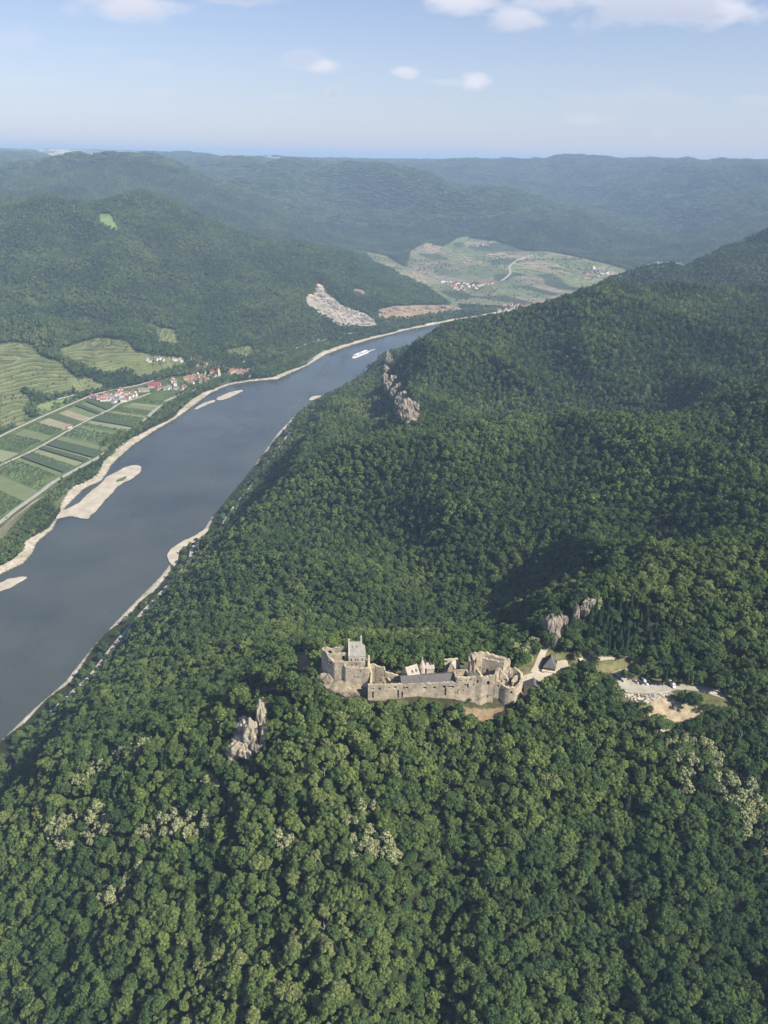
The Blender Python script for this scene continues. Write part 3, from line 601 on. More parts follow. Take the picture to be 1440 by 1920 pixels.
for x, y, z, k, s, i, a, b in flower_data:
    tree('flowering_tree', k, x, y, z, s, 'tree with cream blossom '+FLN[i], 'cream blossoming trees '+FLN[i])
# ------------------------------------------------------------------ air
m_haze = bpy.data.materials.new('haze'); m_haze.use_nodes = True; nt = m_haze.node_tree
for n in list(nt.nodes): nt.nodes.remove(n)
o = nt.nodes.new('ShaderNodeOutputMaterial'); pv = nt.nodes.new('ShaderNodeVolumePrincipled'); nt.links.new(pv.outputs[0], o.inputs['Volume'])
pv.inputs['Color'].default_value = (0.50, 0.70, 1.0, 1); pv.inputs['Density'].default_value = 0.76e-4; pv.inputs['Anisotropy'].default_value = 0.0
hz = 96000.0; zt = max(720.0, float(GZ.max())+40)
hv = [(x, y, z) for z in (-12, zt) for x, y in ((-hz,-2000),(hz,-2000),(hz,hz),(-hz,hz))]
tag(mesh_np('haze', hv, [(3,2,1,0),(4,5,6,7),(0,1,5,4),(1,2,6,5),(2,3,7,6),(3,0,4,7)], [m_haze]), kind='stuff')
print('TREES', sum(len(p) for p in PT), 'flowers', len(flower_data), 'zmax', GZ.max(), 'zmin', GZ.min())

# ------------------------------------------------------------------ builders for made things
class MB:
    def __init__(s): s.v = []; s.f = []; s.m = []
    def face(s, pts, m=0):
        n = len(s.v); s.v += [tuple(p) for p in pts]; s.f.append(tuple(range(n, n+len(pts)))); s.m.append(m)
    def prism(s, base, z0, z1, m=0, cap=True):
        "base: xy points anticlockwise; z1 may be a list"
        n = len(base); t = z1 if isinstance(z1, (list, tuple)) else [z1]*n
        for i in range(n):
            j = (i+1) % n; s.face([(*base[i][:2], z0), (*base[j][:2], z0), (*base[j][:2], t[j]), (*base[i][:2], t[i])], m)
        if cap: s.face([(*base[i][:2], t[i]) for i in range(n)], m); s.face([(*base[i][:2], z0) for i in range(n)][::-1], m)
    def box(s, x0, x1, y0, y1, z0, z1, m=0): s.prism([(x0,y0),(x1,y0),(x1,y1),(x0,y1)], z0, z1, m)
    def build(s, name, mats, parent=None, smooth=False):
        me = bpy.data.meshes.new(name); me.from_pydata(s.v, [], s.f)
        for m in (mats if isinstance(mats, (list, tuple)) else [mats]): me.materials.append(m)
        me.polygons.foreach_set('material_index', s.m)
        if smooth:
            for p in me.polygons: p.use_smooth = True
        me.update(); o = bpy.data.objects.new(name, me); COL.objects.link(o)
        if parent: o.parent = parent
        return o
def stone_mat(name, a, b_, c_, scale=0.35):
    m, nt, b = mat(name); p = pos_n(nt); n1 = noise_n(nt, scale, 6, p, 0.65); n2 = noise_n(nt, 0.09, 4, p); vo = N(nt, 'ShaderNodeTexVoronoi'); vo.inputs['Scale'].default_value = 1.6; nt.links.new(p, vo.inputs['Vector'])
    r = ramp_n(nt, n1.outputs['Fac'], [(0.28, a), (0.5, b_), (0.72, c_)]); r2 = ramp_n(nt, n2.outputs['Fac'], [(0.35, (0.72,0.72,0.74)), (0.6, (1.1,1.08,1.05))]); r3 = ramp_n(nt, vo.outputs['Distance'], [(0.0, (1.12,)*3), (0.8, (0.72,)*3)])
    c = mix_n(nt, 1.0, r.outputs[0], r2.outputs[0], 'MULTIPLY'); c = mix_n(nt, 1.0, c, r3.outputs[0], 'MULTIPLY'); nt.links.new(c, b.inputs['Base Color'])
    bp = N(nt, 'ShaderNodeBump'); bp.inputs['Distance'].default_value = 0.25; nt.links.new(n1.outputs['Fac'], bp.inputs['Height']); nt.links.new(bp.outputs[0], b.inputs['Normal']); return m
m_wall = stone_mat('ruin_stone', (0.27,0.22,0.15), (0.42,0.36,0.265), (0.54,0.48,0.38))
m_plaster = stone_mat('pale_plaster', (0.40,0.35,0.26), (0.54,0.49,0.39), (0.62,0.58,0.48))
m_rock = stone_mat('crag_rock', (0.11,0.10,0.085), (0.24,0.212,0.17), (0.38,0.345,0.28), 0.16)
m_slate = plain_mat('slate_roof', (0.085,0.08,0.08), (0.125,0.118,0.115), 0.5)
m_shingle = plain_mat('weathered_shingle', (0.20,0.19,0.17), (0.31,0.29,0.255), 0.6)
m_tan_roof = plain_mat('tan_roof', (0.30,0.25,0.21), (0.42,0.36,0.31), 0.7)
m_wood = plain_mat('old_wood', (0.12,0.09,0.06), (0.22,0.17,0.12), 0.8)
m_gravel = plain_mat('river_gravel', (0.33,0.29,0.23), (0.48,0.435,0.355), 0.05)
m_wet = plain_mat('wet_gravel', (0.20,0.175,0.135), (0.40,0.36,0.28), 0.12, 0.6)
m_road = plain_mat('pale_road', (0.28,0.26,0.22), (0.39,0.36,0.305), 0.12)
m_asphalt = plain_mat('worn_asphalt', (0.26,0.25,0.23), (0.34,0.32,0.29), 0.15)
m_yard = plain_mat('gravel_yard', (0.36,0.32,0.245), (0.49,0.44,0.355), 0.10)
m_dark = plain_mat('opening_shade', (0.012,0.011,0.010), (0.03,0.027,0.022), 1.0)  # near-black colour standing in for the shade inside openings
def wall(name, pts, zb, th=1.4, openings=(), parent=None, m=None, cell=0.55, rag=0.35, seed=1):
    """masonry wall along pts (x, y, z_top), from zb up, with openings (arc position 0..1, z, width, height) cut through it"""
    P = [Vector(p[:2]) for p in pts]; L = [0]
    for a, b_ in zip(P, P[1:]): L.append(L[-1]+(b_-a).length)
    T = L[-1]; n = max(2, int(T/cell)); zt = [p[2] for p in pts]; zmax = max(zt)+rag; nz = max(2, int((zmax-zb)/cell)); dz = (zmax-zb)/nz
    xs, nm, tops = [], [], []
    for i in range(n+1):
        s_ = T*i/n; k = max(j for j in range(len(L)-1) if L[j] <= s_+1e-6); t = (s_-L[k])/max(1e-6, L[k+1]-L[k])
        xs.append(P[k].lerp(P[k+1], t)); d = (P[k+1]-P[k]).normalized()
        if t < 0.001 and k > 0: d = (d+(P[k]-P[k-1]).normalized()).normalized()
        nm.append(Vector((-d.y, d.x))); tops.append(zt[k]*(1-t)+zt[k+1]*t+rag*mnoise.noise(Vector((s_*0.55, seed*7.7, 0)))*1.6)
    occ = np.ones((n, nz), bool)
    for i in range(n):
        tp = (tops[i]+tops[i+1])/2
        for j in range(nz):
            if zb+dz*j >= tp-dz*0.35: occ[i, j] = False
        s_ = T*(i+0.5)/n
        for (fs, zc, ww, hh) in openings:
            for j in range(nz):
                z = zb+dz*(j+0.5)
                if abs(s_-fs*T) < ww/2 and abs(z-zc) < hh/2: occ[i, j] = False
    topj = [max([j for j in range(nz) if occ[i, j]], default=-1) for i in range(n)]
    b = MB(); h = th/2
    def pt(i, j, side):
        z = zb+dz*j
        js = [topj[q] for q in (i-1, i) if 0 <= q < n]
        if j-1 in js or j-1 >= max(js): z = min(max(tops[i], zb+dz*(j-0.7)), zb+dz*(j+0.4))
        w_ = nm[i]*(h*side+0.06*mnoise.noise(Vector((i*0.9, j*0.9, side*3+seed)))); return (xs[i].x+w_.x, xs[i].y+w_.y, z)
    for i in range(n):
        for j in range(nz):
            if not occ[i, j]: continue
            a, c, d, e = pt(i,j,-1), pt(i+1,j,-1), pt(i+1,j+1,-1), pt(i,j+1,-1); A, C_, D, E = pt(i,j,1), pt(i+1,j,1), pt(i+1,j+1,1), pt(i,j+1,1)
            b.face([a,c,d,e]); b.face([C_,A,E,D])
            if i == 0 or not occ[i-1,j]: b.face([A,a,e,E])
            if i == n-1 or not occ[i+1,j]: b.face([c,C_,D,d])
            if j == nz-1 or not occ[i,j+1]: b.face([e,d,D,E])
            if j == 0 or not occ[i,j-1]: b.face([c,a,A,C_])
    return b.build(name, m or m_wall, parent)
def PT_(l): return [PZ(*p) for p in l]
def recentre(root, loc):
    "put the thing's empty at its base while its parts keep their places"
    root.location = loc
    for c in list(COL.objects):
        if c.parent is root: c.location = -Vector(loc)
def thing(name, loc, label, cat, group=None): return empty(name, (0,0,0), 0, label, cat, group), loc
def gable(parent, A, B, width, ze, zr, over=0.5, th=0.25, mt=None, name='roof', wallmat=None, zb=None, hip=0.0):
    "gabled roof with its ridge from above A to above B (xy), eaves at ze, ridge at zr; walls down to zb"
    A, B = Vector(A[:2]), Vector(B[:2]); d = (B-A).normalized(); n = Vector((-d.y, d.x)); w = width/2
    if zb is not None:
        b = MB(); c = [A-n*w, B-n*w, B+n*w, A+n*w]; b.prism(c, zb, ze, cap=False)
        b.face([(*c[0], ze), (*c[3], ze), (*A, zr-0.1)]); b.face([(*c[2], ze), (*c[1], ze), (*B, zr-0.1)]); b.build('wall', wallmat or m_plaster, parent)
    b = MB(); wo = w+over; zo = ze-(zr-ze)*over/w; a0, b0 = A-d*over, B+d*over; ra, rb = A-d*over+d*hip, B+d*over-d*hip
    for sgn in (-1, 1):
        q = [(*(a0+n*wo*sgn), zo), (*(b0+n*wo*sgn), zo), (*rb, zr), (*ra, zr)]
        if sgn < 0: q = q
        else: q = [q[1], q[0], q[3], q[2]]
        b.face([(x, y, z+th) for x, y, z in q]); b.face([q[3], q[2], q[1], q[0]])
        b.face([q[0], q[1], (q[1][0], q[1][1], q[1][2]+th), (q[0][0], q[0][1], q[0][2]+th)])
    for e, r in ((a0, ra), (b0, rb)):
        l, rr = e-n*wo, e+n*wo
        if hip: b.face([(*l, zo+th), (*r, zr+th), (*rr, zo+th)] if e is a0 else [(*rr, zo+th), (*r, zr+th), (*l, zo+th)])
        else:
            for x in (l, rr): b.face([(*x, zo), (*r, zr), (*r, zr+th), (*x, zo+th)])
    return b.build(name, mt or m_slate, parent)
def ribbon(name, pts, width, m, lift=0.25, step=6.0, z=None, th=0.5):
    P = [Vector(p[:2]) for p in pts]; W = width if isinstance(width, (list, tuple)) else [width]*len(P); S = []
    for k, (a, b_) in enumerate(zip(P, P[1:])):
        n = max(1, int((b_-a).length/step))
        for i in range(n): S.append((a.lerp(b_, i/n), W[k]*(1-i/n)+W[k+1]*i/n))
    S.append((P[-1], W[-1])); 
    C = [s_[0] for s_ in S]
    for _ in range(6): C = [C[0]]+[(C[i-1]+C[i]*2+C[i+1])/4 for i in range(1, len(C)-1)]+[C[-1]]
    Lp, Rp = [], []
    for i, c in enumerate(C):
        d = (C[min(i+1, len(C)-1)]-C[max(i-1, 0)]).normalized(); n = Vector((-d.y, d.x))*S[i][1]/2
        q = [c+n, c, c-n]; zz = z if z is not None else max(g1(p.x, p.y) for p in q)
        Lp.append((*(c+n), zz+lift)); Rp.append((*(c-n), zz+lift))
    b = MB()
    for i in range(len(C)-1):
        b.face([Rp[i], Rp[i+1], Lp[i+1], Lp[i]])
        for Q, o in ((Rp, 1), (Lp, -1)):
            q = [Q[i], Q[i+1], (*Q[i+1][:2], Q[i+1][2]-th-lift), (*Q[i][:2], Q[i][2]-th-lift)]; b.face(q if o < 0 else q[::-1])
    return tag(b.build(name, m), kind='structure')
def flat(name, poly, z, m, th=0.4):
    P = [p[:2] for p in poly]; a = sum(P[i][0]*P[(i+1)%len(P)][1]-P[(i+1)%len(P)][0]*P[i][1] for i in range(len(P)))
    if a < 0: P = P[::-1]
    bm = bmesh.new(); vs = [bm.verts.new((x, y, z)) for x, y in P]; f = bm.faces.new(vs)
    r = bmesh.ops.extrude_face_region(bm, geom=[f]); bmesh.ops.translate(bm, verts=[v for v in r['geom'] if isinstance(v, bmesh.types.BMVert)], vec=(0,0,-th)); bmesh.ops.recalc_face_normals(bm, faces=bm.faces); bmesh.ops.triangulate(bm, faces=bm.faces)
    me = bpy.data.meshes.new(name); bm.to_mesh(me); bm.free(); me.materials.append(m); o = bpy.data.objects.new(name, me); COL.objects.link(o); return tag(o, kind='structure')
def bar(name, poly, z, m, rim=5.0):
    P = [p[:2] for p in poly]; a = sum(P[i][0]*P[(i+1)%len(P)][1]-P[(i+1)%len(P)][0]*P[i][1] for i in range(len(P)))
    if a < 0: P = P[::-1]
    # round the outline
    for _ in range(2): P = [tuple(Vector(P[i]).lerp(Vector(P[(i+1)%len(P)]), t)) for i in range(len(P)) for t in (0.25, 0.75)]
    P = [tuple(Vector(P[i]).lerp(Vector(P[(i+1)%len(P)]), t)) for i in range(len(P)) for t in (0, 0.5)]; P = [(x+5*float(fbm(np.array([x/16]), np.array([y/26]), 3, 3)[0]), y+9*float(fbm(np.array([x/16]), np.array([y/26]), 3, 9)[0])) for x, y in P]
    bm = bmesh.new(); f = bm.faces.new([bm.verts.new((x, y, -0.35)) for x, y in P]); r = bmesh.ops.inset_region(bm, faces=[f], thickness=rim)
    for v in f.verts: v.co.z = z
    bmesh.ops.recalc_face_normals(bm, faces=bm.faces)
    if f.normal.z < 0: bmesh.ops.reverse_faces(bm, faces=bm.faces)
    for g in bm.faces: g.material_index = 0 if g is f else 1
    bmesh.ops.triangulate(bm, faces=bm.faces); me = bpy.data.meshes.new(name); bm.to_mesh(me); bm.free(); me.materials.append(m); me.materials.append(m_wet); o = bpy.data.objects.new(name, me); COL.objects.link(o); return tag(o, kind='structure')
def rock_bm(bm, c, rx, ry, rz, seed, sub=4, amp=0.28):
    r = bmesh.ops.create_icosphere(bm, subdivisions=sub, radius=1.0); o = Vector((seed*3.1, seed*1.7, 0))
    for v in r['verts']:
        p = v.co.copy(); q = p*1.3+o; k = 1+amp*mnoise.noise(q)+amp*0.7*mnoise.noise(Vector((p.x*3.2, p.y*3.2, p.z*1.1))+o)
        ds, _ = mnoise.voronoi(Vector((p.x*2.2, p.y*2.2, p.z*1.3))+o); k += 0.22*(ds[1]-ds[0])-0.10; k += 0.05*mnoise.noise(p*9+o)
        v.co = Vector((p.x*rx*k, p.y*ry*k, p.z*rz*k))+Vector(c)
def rock(name, blobs, label, cat='rock', group=None, m=None, sub=4):
    "blobs: (x, y, z_centre, rx, ry, rz) grown together into one crag"
    bm = bmesh.new()
    for i, (x, y, z, rx, ry, rz) in enumerate(blobs): rock_bm(bm, (x, y, z), rx, ry, rz, i*1.37+x*0.01, sub)
    me = bpy.data.meshes.new(name); bm.to_mesh(me); bm.free(); me.materials.append(m or m_rock); o = bpy.data.objects.new(name, me); COL.objects.link(o)
    c = Vector((blobs[0][0], blobs[0][1], g1(blobs[0][0], blobs[0][1]))); me.transform(Matrix.Translation(-c)); o.location = c
    return tag(o, label, cat, group)

# ------------------------------------------------------------------ gravel banks and paths on the plain
bar('gravel_bar', PT_([(p[0],p[1],0) for p in [(104,976),(116,972),(130,970),(142,974),(153,975),(169,973),(180,960),(202,932),(225,909),(259,892),(268,877),(259,873),(233,878),(208,890),(191,907),(169,923),(148,941),(134,953),(118,957),(108,962)]]), 1.3, m_gravel)
bar('gravel_bar', PT_([(p[0],p[1],0) for p in [(457,732),(447,739),(430,747),(412,752),(404,749),(412,743),(430,736),(445,732)]]), 0.9, m_gravel, 4)
bar('gravel_bar', PT_([(p[0],p[1],0) for p in [(404,751),(402,755),(385,760),(372,768),(362,768),(378,757),(392,752)]]), 0.9, m_gravel, 3)
bar('gravel_bar', PT_([(p[0],p[1],0) for p in [(-60,1138),(0,1109),(30,1098),(53,1086),(44,1081),(17,1085),(0,1095),(-60,1120)]]), 1.0, m_gravel, 3)
bar('gravel_bar', PT_([(p[0],p[1],0) for p in [(316,1056),(315,1040),(322,1028),(345,1016),(368,1008),(385,990),(392,992),(375,1020),(345,1050),(325,1070)]]), 1.6, m_gravel, 4)
bar('gravel_bar', PT_([(p[0],p[1],0) for p in [(586,752),(578,752),(582,746),(597,742),(604,744)]]), 2.0, m_gravel, 3)
bar('grass_patch', PT_([(p[0],p[1],1.3) for p in [(216,902),(232,892),(238,893),(228,902),(218,905)]]), 2.0, plain_mat('bar_scrub', (0.06,0.09,0.03), (0.12,0.14,0.06), 0.3), 2)
R1 = PT_([(p[0],p[1],6) for p in [(-140,1080),(-60,1015),(0,980),(25,959),(81,919),(98,905),(150,876),(185,857),(233,822),(253,805),(280,778),(309,752),(335,740),(375,727)]])
R2 = PT_([(p[0],p[1],6) for p in [(-160,950),(-80,912),(0,873),(51,850),(84,833),(132,805),(180,780),(211,766),(220,758),(255,747),(282,737)]])
R3 = PT_([(p[0],p[1],6.5) for p in [(-60,850),(11,812),(67,786),(112,766),(152,749),(169,742)]])
RS2 = [Vector(p) for p in RIGHT_SHORE[2:16]]; RS2 = [p+Vector((34, 10)) for p in RS2]; ribbon('road', RS2, 6.5, m_road, 0.9)
ribbon('road', R1, 9, m_asphalt, 0.5); ribbon('road', R2, 6.5, m_road, 0.5); ribbon('road', R3, 7, m_road, 0.5)
def hits(l): return [hit(*p) for p in l]
ribbon('road', hits([(169,742),(210,731),(257,723),(320,702),(362,693)]), 6, m_road, 0.8)
ribbon('road', hits([(107,750),(141,741),(175,735),(215,728)]), 6, m_road, 0.8)
ribbon('road', hits([(432,700),(470,691),(480,684),(490,675),(520,665),(560,651),(585,641),(612,636)]), 11, m_road, 0.8)
ribbon('railway', hits([(440,690),(490,668),(530,655),(575,640)]), 8, m_asphalt, 0.8)
ribbon('road', hits([(939,527),(949,521),(958,512),(954,501),(971,487),(990,480),(1005,477)]), 12, m_road, 1.5, 20)
ribbon('road', hits([(835,470),(859,476),(872,482),(876,487)]), 10, m_road, 1.5, 20)
ribbon('road', hits([(630,632),(660,625),(720,618),(790,602)]), 7, m_road, 1.0, 15)
# ------------------------------------------------------------------ fields on the plain, strip by strip
FM = [plain_mat('meadow_green', (0.115,0.145,0.065), (0.15,0.18,0.085), 0.03), plain_mat('pale_meadow', (0.17,0.19,0.10), (0.22,0.24,0.13), 0.03), plain_mat('dark_crop', (0.055,0.08,0.04), (0.08,0.11,0.05), 0.05),
      plain_mat('orchard_grass', (0.085,0.125,0.05), (0.12,0.165,0.065), 0.05), plain_mat('mown_hay', (0.23,0.21,0.13), (0.28,0.26,0.17), 0.04)]
m_net = plain_mat('hail_net', (0.045,0.070,0.035), (0.065,0.09,0.048), 0.2)
ORCH = []
def arc(P, t):
    P = [Vector(p[:2]) for p in P]; L = [0]
    for a, b_ in zip(P, P[1:]): L.append(L[-1]+(b_-a).length)
    s_ = t*L[-1]; k = max(j for j in range(len(L)-1) if L[j] <= s_+1e-9); return P[k].lerp(P[k+1], (s_-L[k])/(L[k+1]-L[k]))
def sub(P): return PT_([(p[0], p[1], 6) for p in P])
NETLAB = {}
def strips(PA, PB, seq, ia, ib, label_where):
    n = len(seq); tot = sum(w_ for w_, _ in seq); t = 0; no = 0
    for w_, kd in seq:
        t0, t1 = t/tot, (t+w_)/tot; t += w_; A0, A1, B0, B1 = arc(PA, t0), arc(PA, t1), arc(PB, t0), arc(PB, t1)
        u = lambda a, b_, k: a.lerp(b_, k/(b_-a).length)
        q = [u(A0, B0, ia), u(B0, A0, ib), u(B1, A1, ib), u(A1, B1, ia)]; g = 0.02
        q = [q[0].lerp(q[3], g), q[1].lerp(q[2], g), q[2].lerp(q[1], g), q[3].lerp(q[0], g)]
        if kd == 'n':
            o = MB(); o.prism(q if (q[1]-q[0]).cross(q[3]-q[0]) > 0 else q[::-1], 6.3, 9.6); no += 1
            tag(o.build('orchard_net', m_net), 'dark netting over an orchard strip, %s from the village %s' % (['first','second','third','fourth','fifth','sixth'][no-1], label_where), 'orchard net', 'dark netted orchard strips')
        else:
            flat('field', q, 6.35, FM[{'g':0,'p':1,'d':2,'o':3,'h':4,'b':3}[kd]], 0.3)
            if kd in 'ob':
                ln = ((q[0]-q[3]).length+(q[1]-q[2]).length)/2; nr = max(1, int(ln/(6.5 if kd == 'o' else 9)))
                for r in range(nr):
                    a, b_ = q[0].lerp(q[3], (r+0.5)/nr), q[1].lerp(q[2], (r+0.5)/nr); m_ = int((b_-a).length/(4.6 if kd == 'o' else 7))
                    for i in range(m_):
                        if random.random() < (0.93 if kd == 'o' else 0.75):
                            p = a.lerp(b_, (i+0.5)/m_); ORCH.append((p.x+random.uniform(-.7,.7), p.y+random.uniform(-.7,.7), 6.2, random.uniform(0.26, 0.38) if kd == 'o' else random.uniform(0.3, 0.52)))
seq = [(14,'o'),(8,'p'),(12,'g'),(16,'o'),(6,'p'),(18,'o'),(11,'n'),(10,'p'),(9,'b'),(7,'g'),(16,'b'),(11,'b'),(12,'g'),(16,'n'),(4,'p'),(7,'n'),(9,'p'),(7,'o'),(9,'n'),(6,'g'),(30,'b'),(20,'g'),(30,'o'),(30,'p')]
strips(sub([(262,750),(211,766),(180,780),(132,805),(84,833),(51,850),(0,873),(-80,912),(-150,948)]), sub([(322,755),(309,757),(285,775),(250,805),(228,825),(185,857),(127,885),(45,946),(-50,1012)]), seq, 9, 8, 'between the two main roads')
seq = [(9,'n'),(8,'g'),(6,'n'),(10,'g'),(12,'h'),(12,'d'),(14,'h'),(16,'o'),(14,'g'),(30,'o'),(20,'p')]
strips(sub([(172,748),(152,755),(112,772),(67,792),(20,815),(-60,856)]), sub([(213,766),(205,770),(170,788),(132,803),(84,829),(10,867)]), seq, 8, 8, 'above the middle road')
# vine rows on the strip between the road and the riverside wood
q = sub([(-60,1030),(0,990),(60,942),(92,925),(70,945),(20,990),(0,1018),(-60,1075)]); flat('vineyard', q, 6.4, FM[4], 0.3)
for i in range(7):
    t = (i+0.5)/7; a = Vector(q[1][:2]).lerp(Vector(q[6][:2]), t); b_ = Vector(q[3][:2]).lerp(Vector(q[4][:2]), t); n = int((b_-a).length/2.4)
    for k in range(n): p = a.lerp(b_, k/n); ORCH.append((p.x, p.y, 6.1, 0.16))
OP = np.array([(x, y, z, o1+random.randrange(6), s_, random.uniform(0,6.28)) for x, y, z, s_ in ORCH])
scatter('orchard_trees', [OP], pcol, 'rows of small green fruit trees in the orchards on the river plain', 'orchard trees')
# riverside wood: everything on the plain between the beach and the road
X, Y = grid(-900, 700, 700, 3700, 7.0); k = in_poly(X, Y, PLAIN); X, Y = X[k], Y[k]; rl = seg_dist(X, Y, LEFT_SHORE); r1 = seg_dist(X, Y, R1); px, py, _ = project(X, Y, 6.0+0*X)
shore = (rl > 20+9*fbm(X/60, Y/60, 2, 12)) & (rl < 58+22*fbm(X/90, Y/90, 2, 13)) & (r1 > 17) & ~in_poly(px, py, [(-60,1030),(0,990),(60,942),(95,922),(72,948),(20,990),(0,1022),(-60,1078)])
far_ = (px > 470) & (rl > 14) & (rng.random(len(X)) < 0.55); edge = (px > 330) & (px <= 470) & (rl > 20) & (rl < 95) & (rng.random(len(X)) < 0.6)
k = (shore | far_ | edge) & ~in_poly(px, py, [(430,700),(465,697),(470,705),(440,708),(405,708)]) & (seg_dist(X, Y, hits([(440,690),(470,691),(490,675),(520,665),(585,641),(620,636)])) > 14)
X, Y = X[k], Y[k]; RW = [np.stack([X, Y, gz(X, Y), o1+rng.integers(0, 6, len(X)), rng.uniform(0.35, 0.8, len(X)), rng.uniform(0, 6.28, len(X))], 1)]
# scrub between the terraces
for pts, d0, d1 in [(p, a, b_) for k_, a, b_, p in SITES if k_ == 'terrace']:
    pass
X, Y = grid(-2200, 900, 1800, 3400, 15); Z = gz(X, Y); px, py, _ = project(X, Y, Z); k = site_mask(px, py, np.hypot(X, Y), ('terrace',)) & (rng.random(len(X)) < np.where(fbm(X/70, Y/110, 3, 66) > 0.12, 0.75, 0.10))
RW.append(np.stack([X[k], Y[k], Z[k], o1+rng.integers(0, 6, k.sum()), rng.uniform(0.25, 0.6, k.sum()), rng.uniform(0, 6.28, k.sum())], 1))
X, Y = grid(-500, 3000, 3500, 6600, 26); Z = gz(X, Y); px, py, _ = project(X, Y, Z); k = site_mask(px, py, np.hypot(X, Y), ('basin',)) & (rng.random(len(X)) < np.where(fbm(X/160, Y/160, 3, 61) > 0.22, 0.9, 0.06))
RW.append(np.stack([X[k], Y[k], Z[k], o2+rng.integers(0, 5, k.sum()), rng.uniform(0.5, 1.0, k.sum()), rng.uniform(0, 6.28, k.sum())], 1))
VT = []
for a_, b_, n_ in [((170,742),(255,752),26),((262,738),(345,722),60),((345,722),(395,712),60),((352,690),(400,706),70),((352,676),(420,688),60),((400,704),(470,708),70),((425,690),(470,700),40),((270,676),(345,680),50)]:
    for i in range(n_):
        t = random.random(); x, y, z = hit(a_[0]*(1-t)+b_[0]*t+random.gauss(0,2), a_[1]*(1-t)+b_[1]*t+random.gauss(0,4.5)); VT.append((x, y, z, o1+random.randrange(6), random.uniform(.22,.5), random.uniform(0,6.28)))
for i in range(170):
    x, y, z = hit(random.uniform(825,1020), random.uniform(528,590)) if i < 120 else hit(random.uniform(1090,1140), random.uniform(505,525)); VT.append((x, y, z, o2+random.randrange(5), random.uniform(.5,1.1), random.uniform(0,6.28)))
RW.append(np.array(VT)); scatter('riverside_wood', RW, pcol, 'belt of trees between the gravel beach and the road, with scrub on the vineyards', 'trees')

# ------------------------------------------------------------------ the castle ruin
def TH(name, px, py, z, label, cat, group=None):
    x, y, _ = PZ(px, py, z); r = empty(name, (x, y, z), 0, label, cat, group); r['_k'] = 1; return r
def seat(root):
    "parts were built in place: let the thing's empty carry them"
    bpy.context.view_layer.update()
    for o in list(COL.objects):
        if o.parent is root and o.type == 'MESH': o.location = -root.location
    del root['_k']
def W(root, pts, zb, th=1.4, op=(), **kw): return wall('wall', PT_(pts), zb, th, op, root, **kw)
def shade_panels(root, pts, op):
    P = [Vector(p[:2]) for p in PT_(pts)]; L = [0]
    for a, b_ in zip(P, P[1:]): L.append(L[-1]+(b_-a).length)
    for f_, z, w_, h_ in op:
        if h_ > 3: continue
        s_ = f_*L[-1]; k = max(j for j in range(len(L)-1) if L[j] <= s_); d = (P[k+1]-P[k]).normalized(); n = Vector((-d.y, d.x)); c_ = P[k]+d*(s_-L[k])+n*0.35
        b = MB(); b.prism([c_-d*(w_/2+.3), c_+d*(w_/2+.3), c_+d*(w_/2+.3)+n*.2, c_-d*(w_/2+.3)+n*.2], z-h_/2-.3, z+h_/2+.3); b.build('window', m_dark, root)  # solid near-black panel in each opening, painted in place of its shade
# long curtain wall with the lower ward's windows
c = TH('curtain_wall', 760, 1300, 292, 'long tan curtain wall with a row of small windows, along the front of the castle', 'castle wall')
W(c, [(690,1283,305),(720,1283,305),(752,1282,305),(786,1281,305),(820,1280,305),(856,1278.5,305)], 281, 1.8,
  [(0.05,301.8,1.5,1.3),(0.13,301.8,1.4,2.0),(0.24,302.6,1.6,1.2),(0.31,302.8,1.8,1.4),(0.408,302.2,1.0,1.3),(0.44,302.3,1.4,1.4),(0.64,301.9,1.9,1.7),(0.75,301.9,1.9,1.7),(0.86,301.9,2.2,1.8),(0.915,301.9,1.7,1.7),(0.955,301.9,2.1,1.7),(0.055,297,0.9,5.5),(0.338,297.5,0.8,6.5),(0.385,296.5,0.8,5.0),(0.876,297.8,0.9,6),(0.18,297,0.5,.5)], rag=0.25, seed=1)
W(c, [(856,1269.5,309),(872,1269,309),(893,1268.6,308.6),(904,1268.6,309),(916,1267,308.6),(928,1266,309)], 281, 1.8,
  [(0.10,306.8,1.0,1.4),(0.24,306.8,1.2,1.4),(0.37,307.0,1.2,1.5),(0.55,305.4,1.0,2.8),(0.23,303.0,1.0,1.4),(0.29,302.3,1.0,3.6),(0.45,303,1.0,2),(0.72,304,0.6,1.0),(0.83,303.4,1.8,3.0),(0.19,298.5,0.8,1.2),(0.06,298,0.6,4.5)], rag=0.5, seed=2)
W(c, [(856,1269.5,309),(852,1257,309)], 296, 1.3, seed=3)
shade_panels(c, [(690,1283,305),(720,1283,305),(752,1282,305),(786,1281,305),(820,1280,305),(856,1278.5,305)], [(0.13,301.8,1.4,2.0),(0.24,302.6,1.6,1.2),(0.31,302.8,1.8,1.4),(0.408,302.2,1.0,1.3),(0.44,302.3,1.4,1.4),(0.64,301.9,1.9,1.7),(0.75,301.9,1.9,1.7),(0.86,301.9,2.2,1.8),(0.915,301.9,1.7,1.7),(0.955,301.9,2.1,1.7)])
seat(c)
# long hall with a slate roof
c = TH('long_hall', 800, 1278, 297, 'long low hall with dark slate roof behind the curtain wall', 'hall')
A, B = PZ(755,1267.8,307.6), PZ(853,1262.3,307.6); gable(c, A, B, 6.4, 305.7, 307.6, 1.6, 0.3, m_slate, zb=296.5, wallmat=m_wall)
seat(c)
